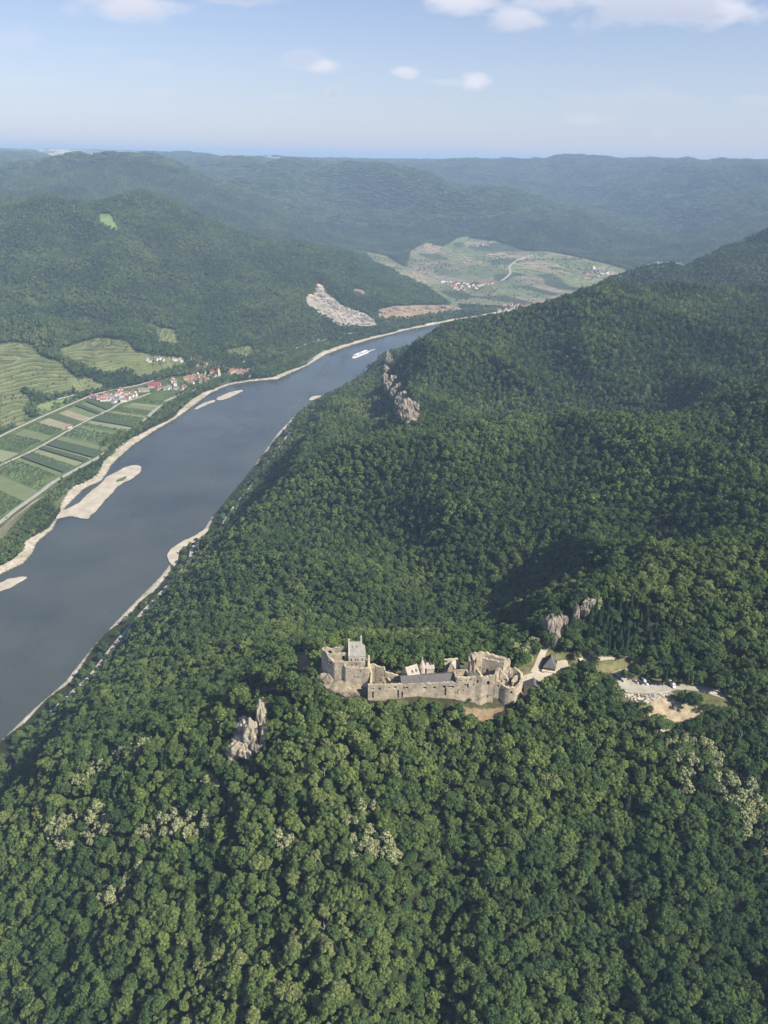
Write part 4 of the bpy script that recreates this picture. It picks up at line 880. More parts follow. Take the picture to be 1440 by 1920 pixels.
# ruined walls between the upper castle and the hall
c = TH('ward_wall', 722, 1262, 297, 'ruined middle ward walls with a pointed doorway between upper castle and long hall', 'ruined wall')
W(c, [(692,1245,311),(703,1245,311),(706,1248,310),(721,1251,309.5),(722,1259,306.2),(737,1263,305.2),(753,1267,304)], 296, 1.3, [(0.50,303,1.0,1.6),(0.80,302.3,1.4,2.4),(0.32,300,1,1.2)], seed=4)
W(c, [(708,1279,300.5),(714,1274,302.5),(717,1269,305.5),(720,1273,303.2),(724,1279,300.4)], 296, 1.0, [(0.5,299.5,2.4,4.5)], seed=5)
W(c, [(727,1270,302.5),(733,1277,300.5),(745,1279,301)], 296, 1.0, [(0.3,299,1.2,1.6)], seed=6)
W(c, [(692,1247,310.5),(697,1262,307),(695,1281,304)], 296, 1.2, seed=7)
seat(c)
# upper castle
c = TH('castle_palace', 650, 1262, 298, 'tall roofless stone palace at the left end of the castle, shaded west face', 'castle')
# front range
W(c, [(627,1241,315),(638,1241,315),(647,1241.5,315),(647.6,1250,312.5),(668,1251.5,312.4),(691,1252.5,312.2)], 287, 1.8, [(0.50,310.0,0.9,1.6),(0.78,309.8,0.9,1.6),(0.62,305.6,0.9,1.7),(0.70,305.5,0.8,1.2),(0.83,305.3,0.9,1.7),(0.22,309,0.6,0.8)], rag=0.3, seed=11, m=m_wall)
# west face, climbing to the back
W(c, [(627,1241,315),(622,1235,316.3),(616.5,1231.5,317.3),(616,1226.5,318.6),(609,1219,319.6),(604.5,1214.5,320.2)], 284, 1.8, [(0.3,313.5,1.4,1.6)], rag=0.3, seed=12)
# upper hall wall with the arched window
W(c, [(616,1226.5,318.4),(632,1225,318.4),(655,1223,318.6)], 309, 1.3, [(0.70,314.9,2.2,3.4)], rag=0.2, seed=13)
W(c, [(604.5,1214.5,320.2),(615,1214,320),(622,1216.5,319),(628,1213.5,320),(636,1213.4,320.2)], 306, 1.2, [(0.42,316,3.4,3.0)], seed=14)
W(c, [(636,1213.4,320.2),(646,1212,320.8),(653,1204,323.5)], 306, 1.2, rag=0.3, seed=15)
W(c, [(628,1239.5,315.4),(650,1240.5,315),(685,1240,315)], 300, 1.1, [(0.55,312.9,1.0,1.2),(0.70,312.9,1.2,1.6)], rag=0.2, seed=17)
W(c, [(691,1252.5,312.2),(691.5,1243,314.6),(692,1230,317.6),(690.5,1228,318)], 298, 1.3, rag=0.2, seed=18)
b = MB(); b.prism([p[:2] for p in PT_([(629,1240,314.5),(690,1241,314.5),(690,1228,316),(655,1226,316),(629,1232,316)])], 300, 312.8); b.build('terrace', m_wall, c)
b = MB(); b.prism([p[:2] for p in PT_([(628,1250,311),(690,1258,311),(690,1244,311),(650,1244,311)])], 296, 309.5); b.build('floor', m_wall, c)
b = MB(); b.prism([p[:2] for p in PT_([(617,1231,315),(655,1228,315),(654,1216,315),(636,1218,315),(607,1220,315)])], 297, 311.0); b.build('floor', m_wall, c)
shade_panels(c, [(627,1241,315),(638,1241,315),(647,1241.5,315),(647.6,1250,312.5),(668,1251.5,312.4),(691,1252.5,312.2)], [(0.50,310.0,0.9,1.6),(0.78,309.8,0.9,1.6),(0.62,305.6,0.9,1.7),(0.70,305.5,0.8,1.2),(0.83,305.3,0.9,1.7),(0.22,309,0.6,0.8)])
shade_panels(c, [(616,1226.5,318.4),(632,1225,318.4),(655,1223,318.6)], [(0.70,314.9,2.2,2.9)])
# round stair turret stump on the front
b = MB(); x, y, _ = PZ(636, 1266, 303); n = 16
b.prism([(x+4.6*math.cos(k*2*math.pi/n), y+1.2+3.8*math.sin(k*2*math.pi/n)) for k in range(n)], 288, [303.5+0.5*math.sin(k*1.3) for k in range(n)]); b.build('turret', m_wall, c, True)
b = MB(); x, y, _ = PZ(651.5, 1266, 304); b.prism([(x-1.6,y-1.5),(x+1.4,y-1.7),(x+1.5,y+3),(x-1.6,y+3)], 288, [302.5,302.5,305,305]); b.build('buttress', m_wall, c)
b = MB(); x, y, _ = PZ(609, 1214, 320); b.prism([(x+0.12*math.cos(k), y+0.12*math.sin(k)) for k in range(6)], 319, 325); b.build('flagpole', m_plaster, c)
seat(c)
# chapel
c = TH('chapel', 670, 1235, 314, 'small chapel with steep grey shingle roof and tall chimney, on top of the upper castle', 'chapel')
A = Vector(PZ(655.5,1203.5,325)); B = Vector(PZ(674.5,1203,325)); E_ = Vector(PZ(686.5,1228,317.6))
d = (B-A).to_2d().normalized(); n = Vector((-d.y, d.x)); A2, B2 = A.to_2d(), B.to_2d(); lw = (B2-A2).length; le = lw+3.6; w_ = 6.0; zr, ze = 325.0, 317.4
b = MB(); q = [A2-n*w_, A2+d*le-n*w_, A2+d*le+n*w_, A2+n*w_]; b.prism(q, 306, ze+0.2, cap=False); b.face([(*q[0],ze),(*q[3],ze),(*A2,zr)][::-1]); b.build('wall', m_plaster, c)
b = MB(); f0, f1, g0, g1_ = A2-n*(w_+.3), A2+d*(le+.3)-n*(w_+.3), A2+d*(le+.3)+n*(w_+.3), A2+n*(w_+.3); R0_, R1_ = (*A2, zr+.2), (*B2, zr+.2)
b.face([(*f0,ze),(*f1,ze),R1_,R0_]); b.face([(*f1,ze),(*g0,ze),R1_]); b.face([(*g0,ze),(*g1_,ze),R0_,R1_]); b.face([(*g1_,ze),(*f0,ze),R0_]); b.face([(*f0,ze),(*g1_,ze),(*g0,ze),(*f1,ze)]); b.build('roof', m_shingle, c)
b = MB(); q0, q1, m0 = A2-d*0.9-n*6.3, A2-d*0.9+n*6.3, A2-d*0.9
for (p0, p1, z0, z1) in ((q0, m0, 318.2, 326.0), (m0, q1, 326.0, 318.2)): e0, e1 = p0+d*0.75, p1+d*0.75; b.prism([p0, e0, e1, p1], 308, [z0, z0, z1, z1])
b.build('gable_parapet', m_plaster, c)
for p, z0, z1 in ((A2-d*.5, 322, 327), (B2+d*1.0+n*1.0, 312, 328.6)): b = MB(); b.prism([p-d*.55-n*.7, p+d*.55-n*.7, p+d*.55+n*.7, p-d*.55+n*.7], z0, z1); b.build('chimney', m_plaster, c)
for t in (0.10, 0.38, 0.52, 0.80):
    p = A2+d*le*t-n*(w_+.04); s_ = 0.36; b = MB(); b.face([(*(p-d*s_), 313.4), (*(p+d*s_), 313.4), (*(p+d*s_), 315.3), (*p, 316), (*(p-d*s_), 315.3)]); b.build('window', m_dark, c)
for t in (0.30, 0.75):
    p = A2.lerp(B2, t)-n*2.2; b = MB(); b.prism([p-d*.35-n*.4, p+d*.35-n*.4, p+d*.35+n*.7, p-d*.35+n*.7], 321, [323.0,323.0,323.6,323.6]); b.build('dormer', m_shingle, c)
seat(c)
# small house with dormers and its stair turret
c = TH('dormer_house', 770, 1266, 297, 'small house with tan roof and two dormers behind the long hall', 'house')
A, B = Vector(PZ(760.5,1251.5,311.5)), Vector(PZ(781,1245.5,311.5)); gable(c, A, B, 11.0, 305.5, 311.5, 0.3, 0.3, m_tan_roof, zb=296.5)
d = (B-A).to_2d().normalized(); n = Vector((-d.y, d.x))
for t in (0.45, 0.80):
    p = A.to_2d().lerp(B.to_2d(), t)-n*2.9; b = MB(); b.prism([p-d*.4-n*.5, p+d*.4-n*.5, p+d*.4+n*.9, p-d*.4+n*.9], 307.4, [309.2,309.2,309.8,309.8]); b.build('dormer', m_slate, c)
seat(c)
c = TH('stair_turret', 790, 1262, 297, 'pale round stair turret with a pointed roof, right of the dormer house', 'turret')
x, y, _ = PZ(790.5, 1262, 299); n_ = 14
b = MB(); b.prism([(x+2.5*math.cos(k*2*math.pi/n_), y+2.5*math.sin(k*2*math.pi/n_)) for k in range(n_)], 296.5, 304.5); b.build('wall', m_plaster, c)
b = MB()
for k in range(n_):
    a0, a1 = k*2*math.pi/n_, (k+1)*2*math.pi/n_; b.face([(x+2.9*math.cos(a0), y+2.9*math.sin(a0), 304.2), (x+2.9*math.cos(a1), y+2.9*math.sin(a1), 304.2), (x+.5*math.cos(a1), y+.5*math.sin(a1), 310.3), (x+.5*math.cos(a0), y+.5*math.sin(a0), 310.3)])
b.prism([(x+.55*math.cos(k*2*math.pi/8), y+.55*math.sin(k*2*math.pi/8)) for k in range(8)], 310.2, 312); b.build('roof', m_tan_roof, c)
seat(c)
c = TH('gatehouse', 805, 1252, 297, 'small white walled outbuilding half hidden by the courtyard tree', 'outbuilding')
A, B = Vector(PZ(799,1243,306.5)), Vector(PZ(813,1242,306.5)); gable(c, A, B, 6, 303.6, 306.5, 0.3, 0.2, m_tan_roof, zb=296.5); seat(c)
# ruined gable house right of the courtyard tree
c = TH('ruined_house', 846, 1252, 297, 'ruined house with a dark open gable right of the courtyard tree', 'ruined house')
W(c, [(833,1236,308.5),(845,1235,308.7),(857,1234,308.8)], 296.5, 1.1, seed=21, m=m_plaster)
W(c, [(857,1234,308.8),(861.5,1247,305)], 296.5, 1.1, seed=22)
W(c, [(837,1261,300.5),(841,1251,305.2),(846.5,1241.5,309.2),(851,1250,305.5),(853.5,1256,303)], 296.5, 0.9, seed=23)
W(c, [(833,1236,308.5),(836,1249,304.5),(837,1260,301)], 296.5, 0.9, seed=24)
b = MB(); A_, B_, C_, D_ = PZ(846.5,1241.8,309), PZ(853,1237,309), PZ(861,1248,304.8), PZ(853,1254,304.5); b.face([A_, D_, C_, B_]); b.face([(p[0],p[1],p[2]-0.3) for p in (A_, B_, C_, D_)]); b.build('roof', m_tan_roof, c)
seat(c)
# east ward: the enclosure and the timber stairs
c = TH('inner_court', 868, 1262, 297, 'small roofless court with a shaded interior left of the ruined keep', 'ruined walls')
W(c, [(852,1256.5,306.5),(864,1255.5,306.5),(874,1254.6,306.7)], 296.5, 1.1, seed=31)
W(c, [(874,1254.6,306.7),(881,1267,304)], 296.5, 1.0, seed=32)
W(c, [(878,1250,307.5),(887,1246,309),(893,1252,308),(905,1268,304)], 296.5, 1.0, [(0.35,302,1.4,2.4)], seed=33)
seat(c)
c = TH('timber_roofs', 890, 1258, 298, 'long narrow grey timber roofs stepping down beside the ruined keep', 'roofed stair')
for i, (a0, a1, wd, ze, zr) in enumerate([((875,1250,307.5),(885,1266,305.5),3.0,304.6,306.2), ((882,1254,307),(890,1268,305.2),2.2,304.4,305.8), ((892,1258,306.5),(902,1270,304.8),2.6,304,305.4)]):
    gable(c, PZ(*a0), PZ(*a1), wd, ze, zr, 0.3, 0.2, m_shingle, zb=297, wallmat=m_wood)
seat(c)
# the ruined keep
c = TH('ruined_keep', 920, 1250, 297, 'high roofless keep with grass along its wall tops, at the right end of the castle', 'keep')
W(c, [(881,1230,316),(884,1226,317.5),(891,1223.5,318.5),(896,1224,318),(910,1223.5,318),(925,1228,317),(940,1232.5,316),(956,1237,315)], 292, 2.2, [(0.30,309,1.6,2.6)], rag=0.6, seed=41)
W(c, [(956,1237,315),(950,1239,315),(943,1241.5,315)], 292, 1.8, rag=0.3, seed=42)
W(c, [(893,1236,314.5),(905,1233,315.5),(918,1236,315.2),(930,1238.5,315),(943,1241.5,315)], 292, 1.6, [(0.45,306,2.0,3.4),(0.15,308,1.2,2.0),(0.75,303,1.4,2.2)], rag=0.5, seed=43)
W(c, [(881,1230,316),(881,1240,313.5),(884,1250,309)], 292, 1.6, rag=0.5, seed=44)
W(c, [(887,1229,317),(889,1237,315),(892,1250,309),(900,1262,305),(905,1268,303)], 292, 1.6, [(0.45,307,1.6,2.6)], rag=0.8, seed=45)
W(c, [(918,1243,311),(921,1247,309),(924,1256,306),(929,1259,303)], 292, 1.4, rag=0.8, seed=46)
b = MB(); b.prism([p[:2] for p in PT_([(896,1226,316),(910,1225,316),(925,1229.5,316),(940,1234.5,316),(953,1238,315),(943,1241.5,315),(930,1238,315),(918,1235.5,315),(905,1232.5,315),(894,1235,315)])], 296, 313.6)
b.build('wall_top', plain_mat('grassy_wall_top', (0.14,0.15,0.06), (0.30,0.26,0.15), 0.5), c)
seat(c)
c = TH('jagged_walls', 940, 1265, 297, 'jagged broken wall stumps between the ruined keep and the round bastion', 'ruined walls')
W(c, [(929,1266,309),(931,1257,311),(935,1250.5,312.5),(938,1253,311),(940,1262,307)], 290, 1.5, [(0.3,305,1.4,2.4)], rag=1.0, seed=51)
W(c, [(938,1255,310.5),(944,1262,307.5),(950,1266,306),(953,1272,304)], 290, 1.6, [(0.6,303,1.2,1.8)], rag=1.2, seed=52)
W(c, [(943,1258,308),(950,1255,308.5),(955,1249,310.5),(957,1256,308),(956,1266,304)], 290, 1.4, rag=1.2, seed=53)
W(c, [(929,1273,305),(936,1276,304),(944,1283,301)], 288, 1.6, [(0.4,300,1.4,2)], rag=1.0, seed=54)
seat(c)
# bastion
c = TH('round_bastion', 962, 1280, 292, 'broken horseshoe-shaped bastion on the crag at the right end of the castle', 'bastion')
W(c, [(944,1276,302),(943,1284,301),(948,1288,300.6),(956,1289,300.8),(966,1287.5,301.5),(974,1282,302.5),(979,1272,304),(978,1262,305.5),(972,1255,306.5),(963,1252.5,307),(957,1254,306.5)], 284, 1.7, [(0.14,297.5,1.3,1.6),(0.30,297,1.6,2.2),(0.62,301,1.4,1.6),(0.86,303.5,1.6,2.2)], rag=0.7, seed=61)
W(c, [(960,1279,303),(963,1272,304.5),(970,1266,305.5)], 292, 1.2, [(0.5,300,1.6,2.8)], rag=0.8, seed=62)
seat(c)
# ------------------------------------------------------------------ crags
def RB(px, py, z, rx, ry, rz): x, y, _ = PZ(px, py, z); return (x, y, z, rx, ry, rz)
def RG(px, py, rx, ry, rz, k=0.45, d0=120.0):
    "a rock whose middle shows at (px, py), standing on the ground below it"
    for it in range(4):
        x, y, z = hit(px, py, d0) if it == 0 else hit(px, py+sh, d0)
        f = float(project(x, y, z)[2]); el = math.atan2(CAMH-z, math.hypot(x, y)); sh = k*rz*F_PX/f*math.cos(el)
    return (x, y, z+k*rz, rx, ry, rz)
def RK(lab, blobs, grp, name='rock_tower', sub=5, d0=120.0, m=None): return rock(name, [RG(*b_, d0=d0) for b_ in blobs], lab, 'rock', grp, sub=sub, m=m)
rock('castle_crag', [RB(640,1292,294,15,7,7), RB(614,1282,295,9,7,8), RB(660,1296,292,16,7,7), RB(684,1300,290,12,6,7), RB(603,1266,295,7,7,8), RB(700,1308,288,9,5,5), RB(650,1304,288,16,6,6)], 'rounded tan crag under the upper castle', 'crag', sub=5, m=stone_mat('brown_crag', (0.13,0.11,0.08), (0.26,0.22,0.165), (0.38,0.33,0.25), 0.2))
rock('bastion_crag', [RB(944,1310,286,5.5,5,9), RB(954,1302,289,7,5,8), RB(968,1299,290,7,5,8), RB(980,1292,291,6,5,6), RB(938,1294,290,4,4,6)], 'rough grey crag under the round bastion', 'crag', sub=5)
FR = 'foreground rocks'; m_tanrock = stone_mat('tan_rock', (0.20,0.17,0.13), (0.38,0.33,0.25), (0.52,0.46,0.36), 0.16)
RK('broad tan boulder face, lowest of the foreground rocks', [(452,1402,9,6,8.5,.5),(442,1412,6,5,6),(463,1408,6,5,6)], FR, m=m_tanrock)
RK('tan rock with a shaded left face in the middle of the foreground rocks', [(472,1380,6.5,5.5,12,.6),(462,1366,5,5,9),(456,1360,5,4,6),(452,1374,5,5,8)], FR, m=m_tanrock)
RK('slender upright rock pillar, topmost of the foreground rocks', [(491,1345,3.8,3.8,12,.7),(498,1324,5,4.4,6.5),(489,1325,4,3.6,6),(496,1354,4.2,4,8)], FR, m=m_tanrock)
RK('narrow pale rock right of the shaded foreground rock', [(499,1378,3.8,3.6,8),(496,1392,3.0,3,5)], FR)
RK('small grey rock beside the broad tan boulder face', [(479,1400,3.6,3.4,6),(486,1407,2.6,2.4,4)], FR)
CPK = 'rocks above the car park'
RK('furrowed grey cliff with a dark lower face above the hut', [(1030,1186,7,6,15,.6),(1024,1184,4.5,5,11,.6),(1040,1176,5,5,10),(1036,1196,5,5,10,.6)], CPK)
RK('blocky pinkish rock between the furrowed cliff and the thin pillar', [(1052,1168,5.0,4.4,8)], CPK)
RK('thin two-part rock pillar above the car park', [(1079,1160,2.8,2.6,6,.6),(1079,1150,2.6,2.6,7,.8)], CPK)
RK('rounded banded boulder, rightmost and highest of the rocks', [(1103,1141,6.0,5.4,8),(1107,1150,4,4,5)], CPK)
RK('smooth pink rock touching the rounded banded boulder', [(1093,1148,3.4,3.2,6)], CPK)
RK('bold rock spire standing over the river at the tip of the wooded spur', [(728,676,10,12,24,.5),(734,682,10,12,17,.4),(722,697,7,12,18,.5)], None, 'crag_spire', d0=1200)
LC = 'rocks of the long cliff on the spur'
for lab, bl in [('upper rock step just below the spire', [(727,700,9,12,18),(722,712,8,12,18)]), ('pale rock step high on the long cliff', [(738,717,12,14,17),(729,728,10,14,22)]), ('split rock in the upper middle of the long cliff', [(748,730,10,12,15),(739,744,10,14,24)]),
                ('brown rock shoulder in the middle of the long cliff', [(757,746,11,12,14),(748,758,10,14,24)]), ('broken rock rib below the middle of the long cliff', [(765,762,10,11,15),(755,774,10,14,24)]), ('pale slab right of the long cliff', [(779,762,10,12,9)]),
                ('rock rib near the lower end of the long cliff', [(772,781,10,10,13),(763,789,10,12,20)]), ('wide bare rock at the foot of the long cliff', [(775,797,13,10,11),(768,802,9,8,9)]), ('low pink slab right of the cliff foot', [(795,778,11,9,6)]), ('low bare rock furthest right of the long cliff', [(786,790,9,8,7)])]:
    RK(lab, bl, LC, 'cliff_rock', d0=1100)
# quarry face and scree on the far bank
m_quarry = stone_mat('quarry_rock', (0.14,0.13,0.13), (0.26,0.24,0.22), (0.38,0.35,0.31), 0.05); m_sand = stone_mat('sandy_rock', (0.40,0.32,0.20), (0.55,0.46,0.30), (0.62,0.55,0.42), 0.04)
def HR(px, py, rx, ry, rz, dz=0): x, y, z = hit(px, py, 2300); return (x, y, z+dz, rx, ry, rz)
rock('quarry_rock', [HR(597,547,15,16,10,1), HR(604,556,18,16,13), HR(616,568,18,16,14), HR(628,578,18,15,12)], 'sandy topped grey quarry cliff on the far river bank', 'quarry cliff', m=m_quarry, sub=5)
rock('sandy_rock', [HR(597,538,13,12,8,4), HR(582,557,14,12,9,2)], 'yellow sandy cap at the top of the far quarry', 'rock', m=m_sand)
rs = random.Random(5); bm = bmesh.new(); poly = [(600,572),(640,574),(690,592),(705,608),(660,614),(620,600)]
for i in range(230):
    px_, py_ = rs.uniform(578,712), rs.uniform(560,616)
    if not in_poly(np.array([px_]), np.array([py_]), [(580,560),(612,556),(645,574),(690,590),(712,612),(690,618),(640,612),(600,590)])[0]: continue
    x, y, z = hit(px_, py_, 2300); rock_bm(bm, (x, y, z), rs.uniform(4,11), rs.uniform(4,9), rs.uniform(3,7), i*0.7, 2)
me = bpy.data.meshes.new('scree'); bm.to_mesh(me); bm.free(); me.materials.append(m_quarry); o = bpy.data.objects.new('scree', me); COL.objects.link(o); tag(o, 'grey heaps of broken rock below the far quarry cliff', 'scree', kind='stuff')
for i, (px_, py_, lab) in enumerate([(672,548,'brown rock outcrop high right of the quarry'),(716,586,'leftmost outcrop of the riverside cliffs beyond the quarry'),(742,580,'jagged outcrop, second of the riverside cliffs beyond the quarry'),(770,580,'grey outcrop in the middle of the riverside cliffs'),(800,579,'pale outcrop right of the middle of the riverside cliffs'),(830,577,'outcrop near the right end of the riverside cliffs'),(856,580,'last low outcrop at the tip of the far spur'),(690,600,'grey outcrop just above the yellow riverside house')]):
    rock('outcrop', [HR(px_,py_,16,12,12), HR(px_+8,py_+2,13,11,9), HR(px_-9,py_+3,12,10,8)], lab, 'rock', 'outcrops on the far bank', m=m_quarry)
# small bare rocks in the near forest
for px_, py_, r, lab in [(478,934,4,'small bare rock in the woods above the near shore'),(530,868,6,'flat bare outcrop in the upper woods above the near shore'),(424,985,6,'reddish bare rock low in the woods by the near shore'),(1355,935,5,'grey rock in the woods at the right'),(650,1165,4,'small bare rock behind the castle')]:
    x, y, z = hit(px_, py_); rock('outcrop', [(x, y, z+4, r*1.4, r, 4.5)], lab, 'rock')

# ------------------------------------------------------------------ yard, car park and what stands there
m_grass = plain_mat('short_grass', (0.10,0.13,0.045), (0.17,0.17,0.08), 0.15)
def near_flat(name, l, z, m, th=0.6): return flat(name, PT_([(p[0], p[1], z) for p in l]), z, m, th)
near_flat('courtyard', [(981,1282),(979,1268),(995,1262),(1010,1258),(1018,1262),(1032,1258),(1040,1240),(1048,1234),(1060,1234),(1090,1236),(1088,1243),(1060,1250),(1040,1260),(1022,1272),(1005,1281)], 297.15, m_yard)
ribbon('path', hits([(1000,1262),(1010,1245),(1016,1228),(1022,1214)]), 4.5, m_yard, 0.3, 2.5)
ribbon('path', hits([(1086,1240),(1110,1240),(1130,1236),(1150,1234)]), 4.5, m_yard, 0.3, 2.5)
ribbon('path', hits([(1160,1229),(1175,1230),(1190,1232)]), 3.5, m_yard, 0.3, 2.5)
near_flat('car_park', [(1153,1268),(1158,1266),(1172,1268),(1185,1275),(1205,1280),(1255,1283),(1275,1286),(1272,1292),(1258,1296),(1235,1299),(1210,1300),(1180,1298),(1156,1293)], 290.15, m_road)
ribbon('road', hits([(1158,1272),(1172,1265),(1195,1261),(1220,1256),(1240,1250)]), [11,9,6.5,6,6], m_road, 0.35, 2.5)
ribbon('road', hits([(1262,1288),(1290,1289),(1320,1293),(1345,1300),(1362,1306)]), [6,6,7,8,8], m_road, 0.35, 2.5)
ribbon('path', hits([(1232,1374),(1245,1371),(1256,1367)]), 3, m_yard, 0.4, 2.5)
# parapet along the outer edge of the car park
c = TH('parapet_wall', 1200, 1300, 290, 'low pale parapet wall along the outer edge of the car park', 'parapet')
W(c, [(1155,1292,291.1),(1180,1297.5,291.1),(1210,1299.5,291.1),(1236,1298.5,291.1),(1258,1295.5,291.1)], 287.5, 0.5, rag=0.0, m=m_plaster); seat(c)
rs = random.Random(11); bm = bmesh.new()
for i in range(330):
    px_, py_ = rs.uniform(1156,1262), rs.uniform(1298,1324)
    if not in_poly(np.array([px_]), np.array([py_]), [(1155,1296),(1180,1301),(1210,1303),(1240,1302),(1262,1300),(1250,1306),(1228,1312),(1215,1322),(1195,1318),(1170,1306)])[0]: continue
    x, y, z = hit(px_, py_); rock_bm(bm, (x, y, z+0.1), rs.uniform(.6,1.2), rs.uniform(.6,1.2), rs.uniform(.5,.9), i*0.7, 1)
me = bpy.data.meshes.new('riprap'); bm.to_mesh(me); bm.free(); me.materials.append(stone_mat('riprap_rock', (0.36,0.32,0.29), (0.52,0.47,0.42), (0.64,0.60,0.55), 0.5)); o = bpy.data.objects.new('riprap', me); COL.objects.link(o); tag(o, 'pale loose boulders heaped on the slope below the car park', 'boulders', kind='stuff')
# hut with the tent-like slate roof
c = TH('visitor_hut', 1030, 1255, 297, 'hut with a steep dark pyramid roof on the gravel yard', 'hut')
cx, cy, _ = PZ(1030, 1250, 297.2); r0 = math.radians(-14)
def rot(px_, py_): return (cx+px_*math.cos(r0)-py_*math.sin(r0), cy+px_*math.sin(r0)+py_*math.cos(r0))
hw, hd = 4.6, 5.6
b = MB(); b.prism([rot(-hw+.5,-hd+.5), rot(hw-.5,-hd+.5), rot(hw-.5,hd-.5), rot(-hw+.5,hd-.5)], 297, 300.2); b.build('wall', m_wood, c)
b = MB(); e = [rot(-hw,-hd), rot(hw,-hd), rot(hw,hd), rot(-hw,hd)]; ra, rb = rot(0.3,-hd+5.0), rot(0.3,hd-2.5)
E = [(*p, 299.8) for p in e]; RA, RB_ = (*ra, 305.6), (*rb, 306.2)
b.face([E[0],E[1],RA]); b.face([E[1],E[2],RB_,RA]); b.face([E[2],E[3],RB_]); b.face([E[3],E[0],RA,RB_]); b.face(E[::-1]); b.build('roof', m_slate, c)
b = MB(); b.prism([rot(hw-2.2,1.0), rot(hw+0.2,1.0), rot(hw+0.2,3.4), rot(hw-2.2,3.4)], 300, [303.0,302.2,302.2,303.0]); b.build('dormer', m_slate, c)
b = MB(); b.prism([rot(-hw-.2,-hd-1.6), rot(hw+.3,-hd-1.6), rot(hw+.3,-hd+.2), rot(-hw-.2,-hd+.2)], 297, 297.9); b.build('terrace_step', m_plaster, c)
seat(c)
c = TH('timber_shed', 1000, 1275, 296, 'dark gabled timber shed at the lower edge of the gravel yard', 'shed')
A, B = PZ(1001,1271.5,301.5), PZ(1001,1283,301.5); gable(c, A, B, 12, 297.6, 301.3, 0.4, 0.25, m_slate, zb=292, wallmat=m_wood); seat(c)
for px_, py_, w_, lab in [(1108,1226,5,'low stone ruin wall at the right end of the gravel yard'),(1125,1229,6,'short bank wall among the bushes right of the gravel yard'),(1182,1224,5,'pale wall stub above the bend of the car park road')]:
    x, y, z = hit(px_, py_); c = TH('wall_stub', px_, py_, z, lab, 'wall'); c.location = (x, y, z)
    wall('wall', [(x-w_, y+1, z+1.6), (x, y, z+2.0), (x+w_, y-0.6, z+1.2)], z-1.5, 1.0, (), c, rag=0.4); seat(c)
# benches of people and posts
m_skin = plain_mat('skin', (0.45,0.30,0.22), (0.5,0.34,0.26), 3, local=True); m_hair = plain_mat('hair', (0.03,0.02,0.015), (0.06,0.04,0.03), 5, local=True)
def person(px_, py_, z, rz, cloth, label):
    "one skinned body, with clothes and hair as parts"
    x, y, _ = PZ(px_, py_, z)
    def skin(name, verts, edges, rad, m, parent=None):
        me = bpy.data.meshes.new(name); me.from_pydata(verts, edges, []); o = bpy.data.objects.new(name, me); COL.objects.link(o)
        o.modifiers.new('skin', 'SKIN'); 
        for i, r_ in enumerate(rad): me.skin_vertices[0].data[i].radius = (r_, r_)
        me.skin_vertices[0].data[0].use_root = True; s_ = o.modifiers.new('sub', 'SUBSURF'); s_.levels = s_.render_levels = 1; me.materials.append(m)
        if parent: o.parent = parent
        return o
    me0 = bpy.data.meshes.new('person')
    V = [(0,0,.95),(0,0,1.15),(0,0,1.38),(0,0,1.48),(0,.01,1.58),(0,.01,1.68),(-.10,0,.88),(-.11,.03,.50),(-.12,.0,.07),(-.12,.14,.03),(.10,0,.88),(.12,-.05,.50),(.12,-.10,.07),(.12,.04,.03),(-.19,0,1.38),(-.24,-.02,1.12),(-.23,.06,.90),(-.23,.09,.80),(.19,0,1.38),(.25,.02,1.12),(.24,.10,.90),(.24,.13,.80)]
    Ed = [(0,1),(1,2),(2,3),(3,4),(4,5),(0,6),(6,7),(7,8),(8,9),(0,10),(10,11),(11,12),(12,13),(2,14),(14,15),(15,16),(16,17),(2,18),(18,19),(19,20),(20,21)]
    Rd = [.14,.13,.15,.055,.09,.09,.09,.06,.045,.04,.09,.06,.045,.04,.06,.045,.035,.03,.06,.045,.035,.03]
    o = skin('person', V, Ed, Rd, m_skin); o.location = (x, y, z); o.rotation_euler = (0, 0, rz); tag(o, label, 'person')
    skin('clothes', [(v[0], v[1]+.002, v[2]) for v in V[:3]]+[V[6], V[7], V[8], V[10], V[11], V[12], V[14], V[15], V[18], V[19]], [(0,1),(1,2),(0,3),(3,4),(4,5),(0,6),(6,7),(7,8),(2,9),(9,10),(2,11),(11,12)], [.155,.145,.165,.10,.075,.06,.10,.075,.06,.07,.055,.07,.055], cloth, o)
    skin('hair', [(0,-.02,1.64),(0,-.02,1.73)], [(0,1)], [.095,.08], m_hair, o)
person(987, 1271.5, 297.2, 0.6, plain_mat('dark_jacket', (0.02,0.02,0.03), (0.04,0.04,0.05), 3, local=True), 'person in dark clothes standing on the gravel yard, left of the other')
person(1001, 1271, 297.2, 2.4, plain_mat('brown_jacket', (0.06,0.04,0.03), (0.09,0.06,0.04), 3, local=True), 'person in brown standing just above the timber shed roof')
m_pole = plain_mat('grey_metal', (0.30,0.30,0.31), (0.38,0.38,0.39), 2, local=True)
for px_, py_, lab in [(1181,1295,'thin grey lamp post at the left end of the car park edge'),(1241,1296,'thin grey lamp post at the right end of the car park edge')]:
    x, y, z = PZ(px_, py_, 290.2); c = empty('lamp_post', (x, y, z), 0, lab, 'lamp post', 'lamp posts of the car park')
    b = MB(); b.prism([(0.09*math.cos(k), 0.09*math.sin(k)) for k in (0,1,2,3,4,5)], -0.3, 7.0); b.build('pole', m_pole, c)
    b = MB(); b.prism([(-.12,-.1),(.9,-.1),(.9,.1),(-.12,.1)], 6.95, 7.1); b.build('lamp_head', m_pole, c)
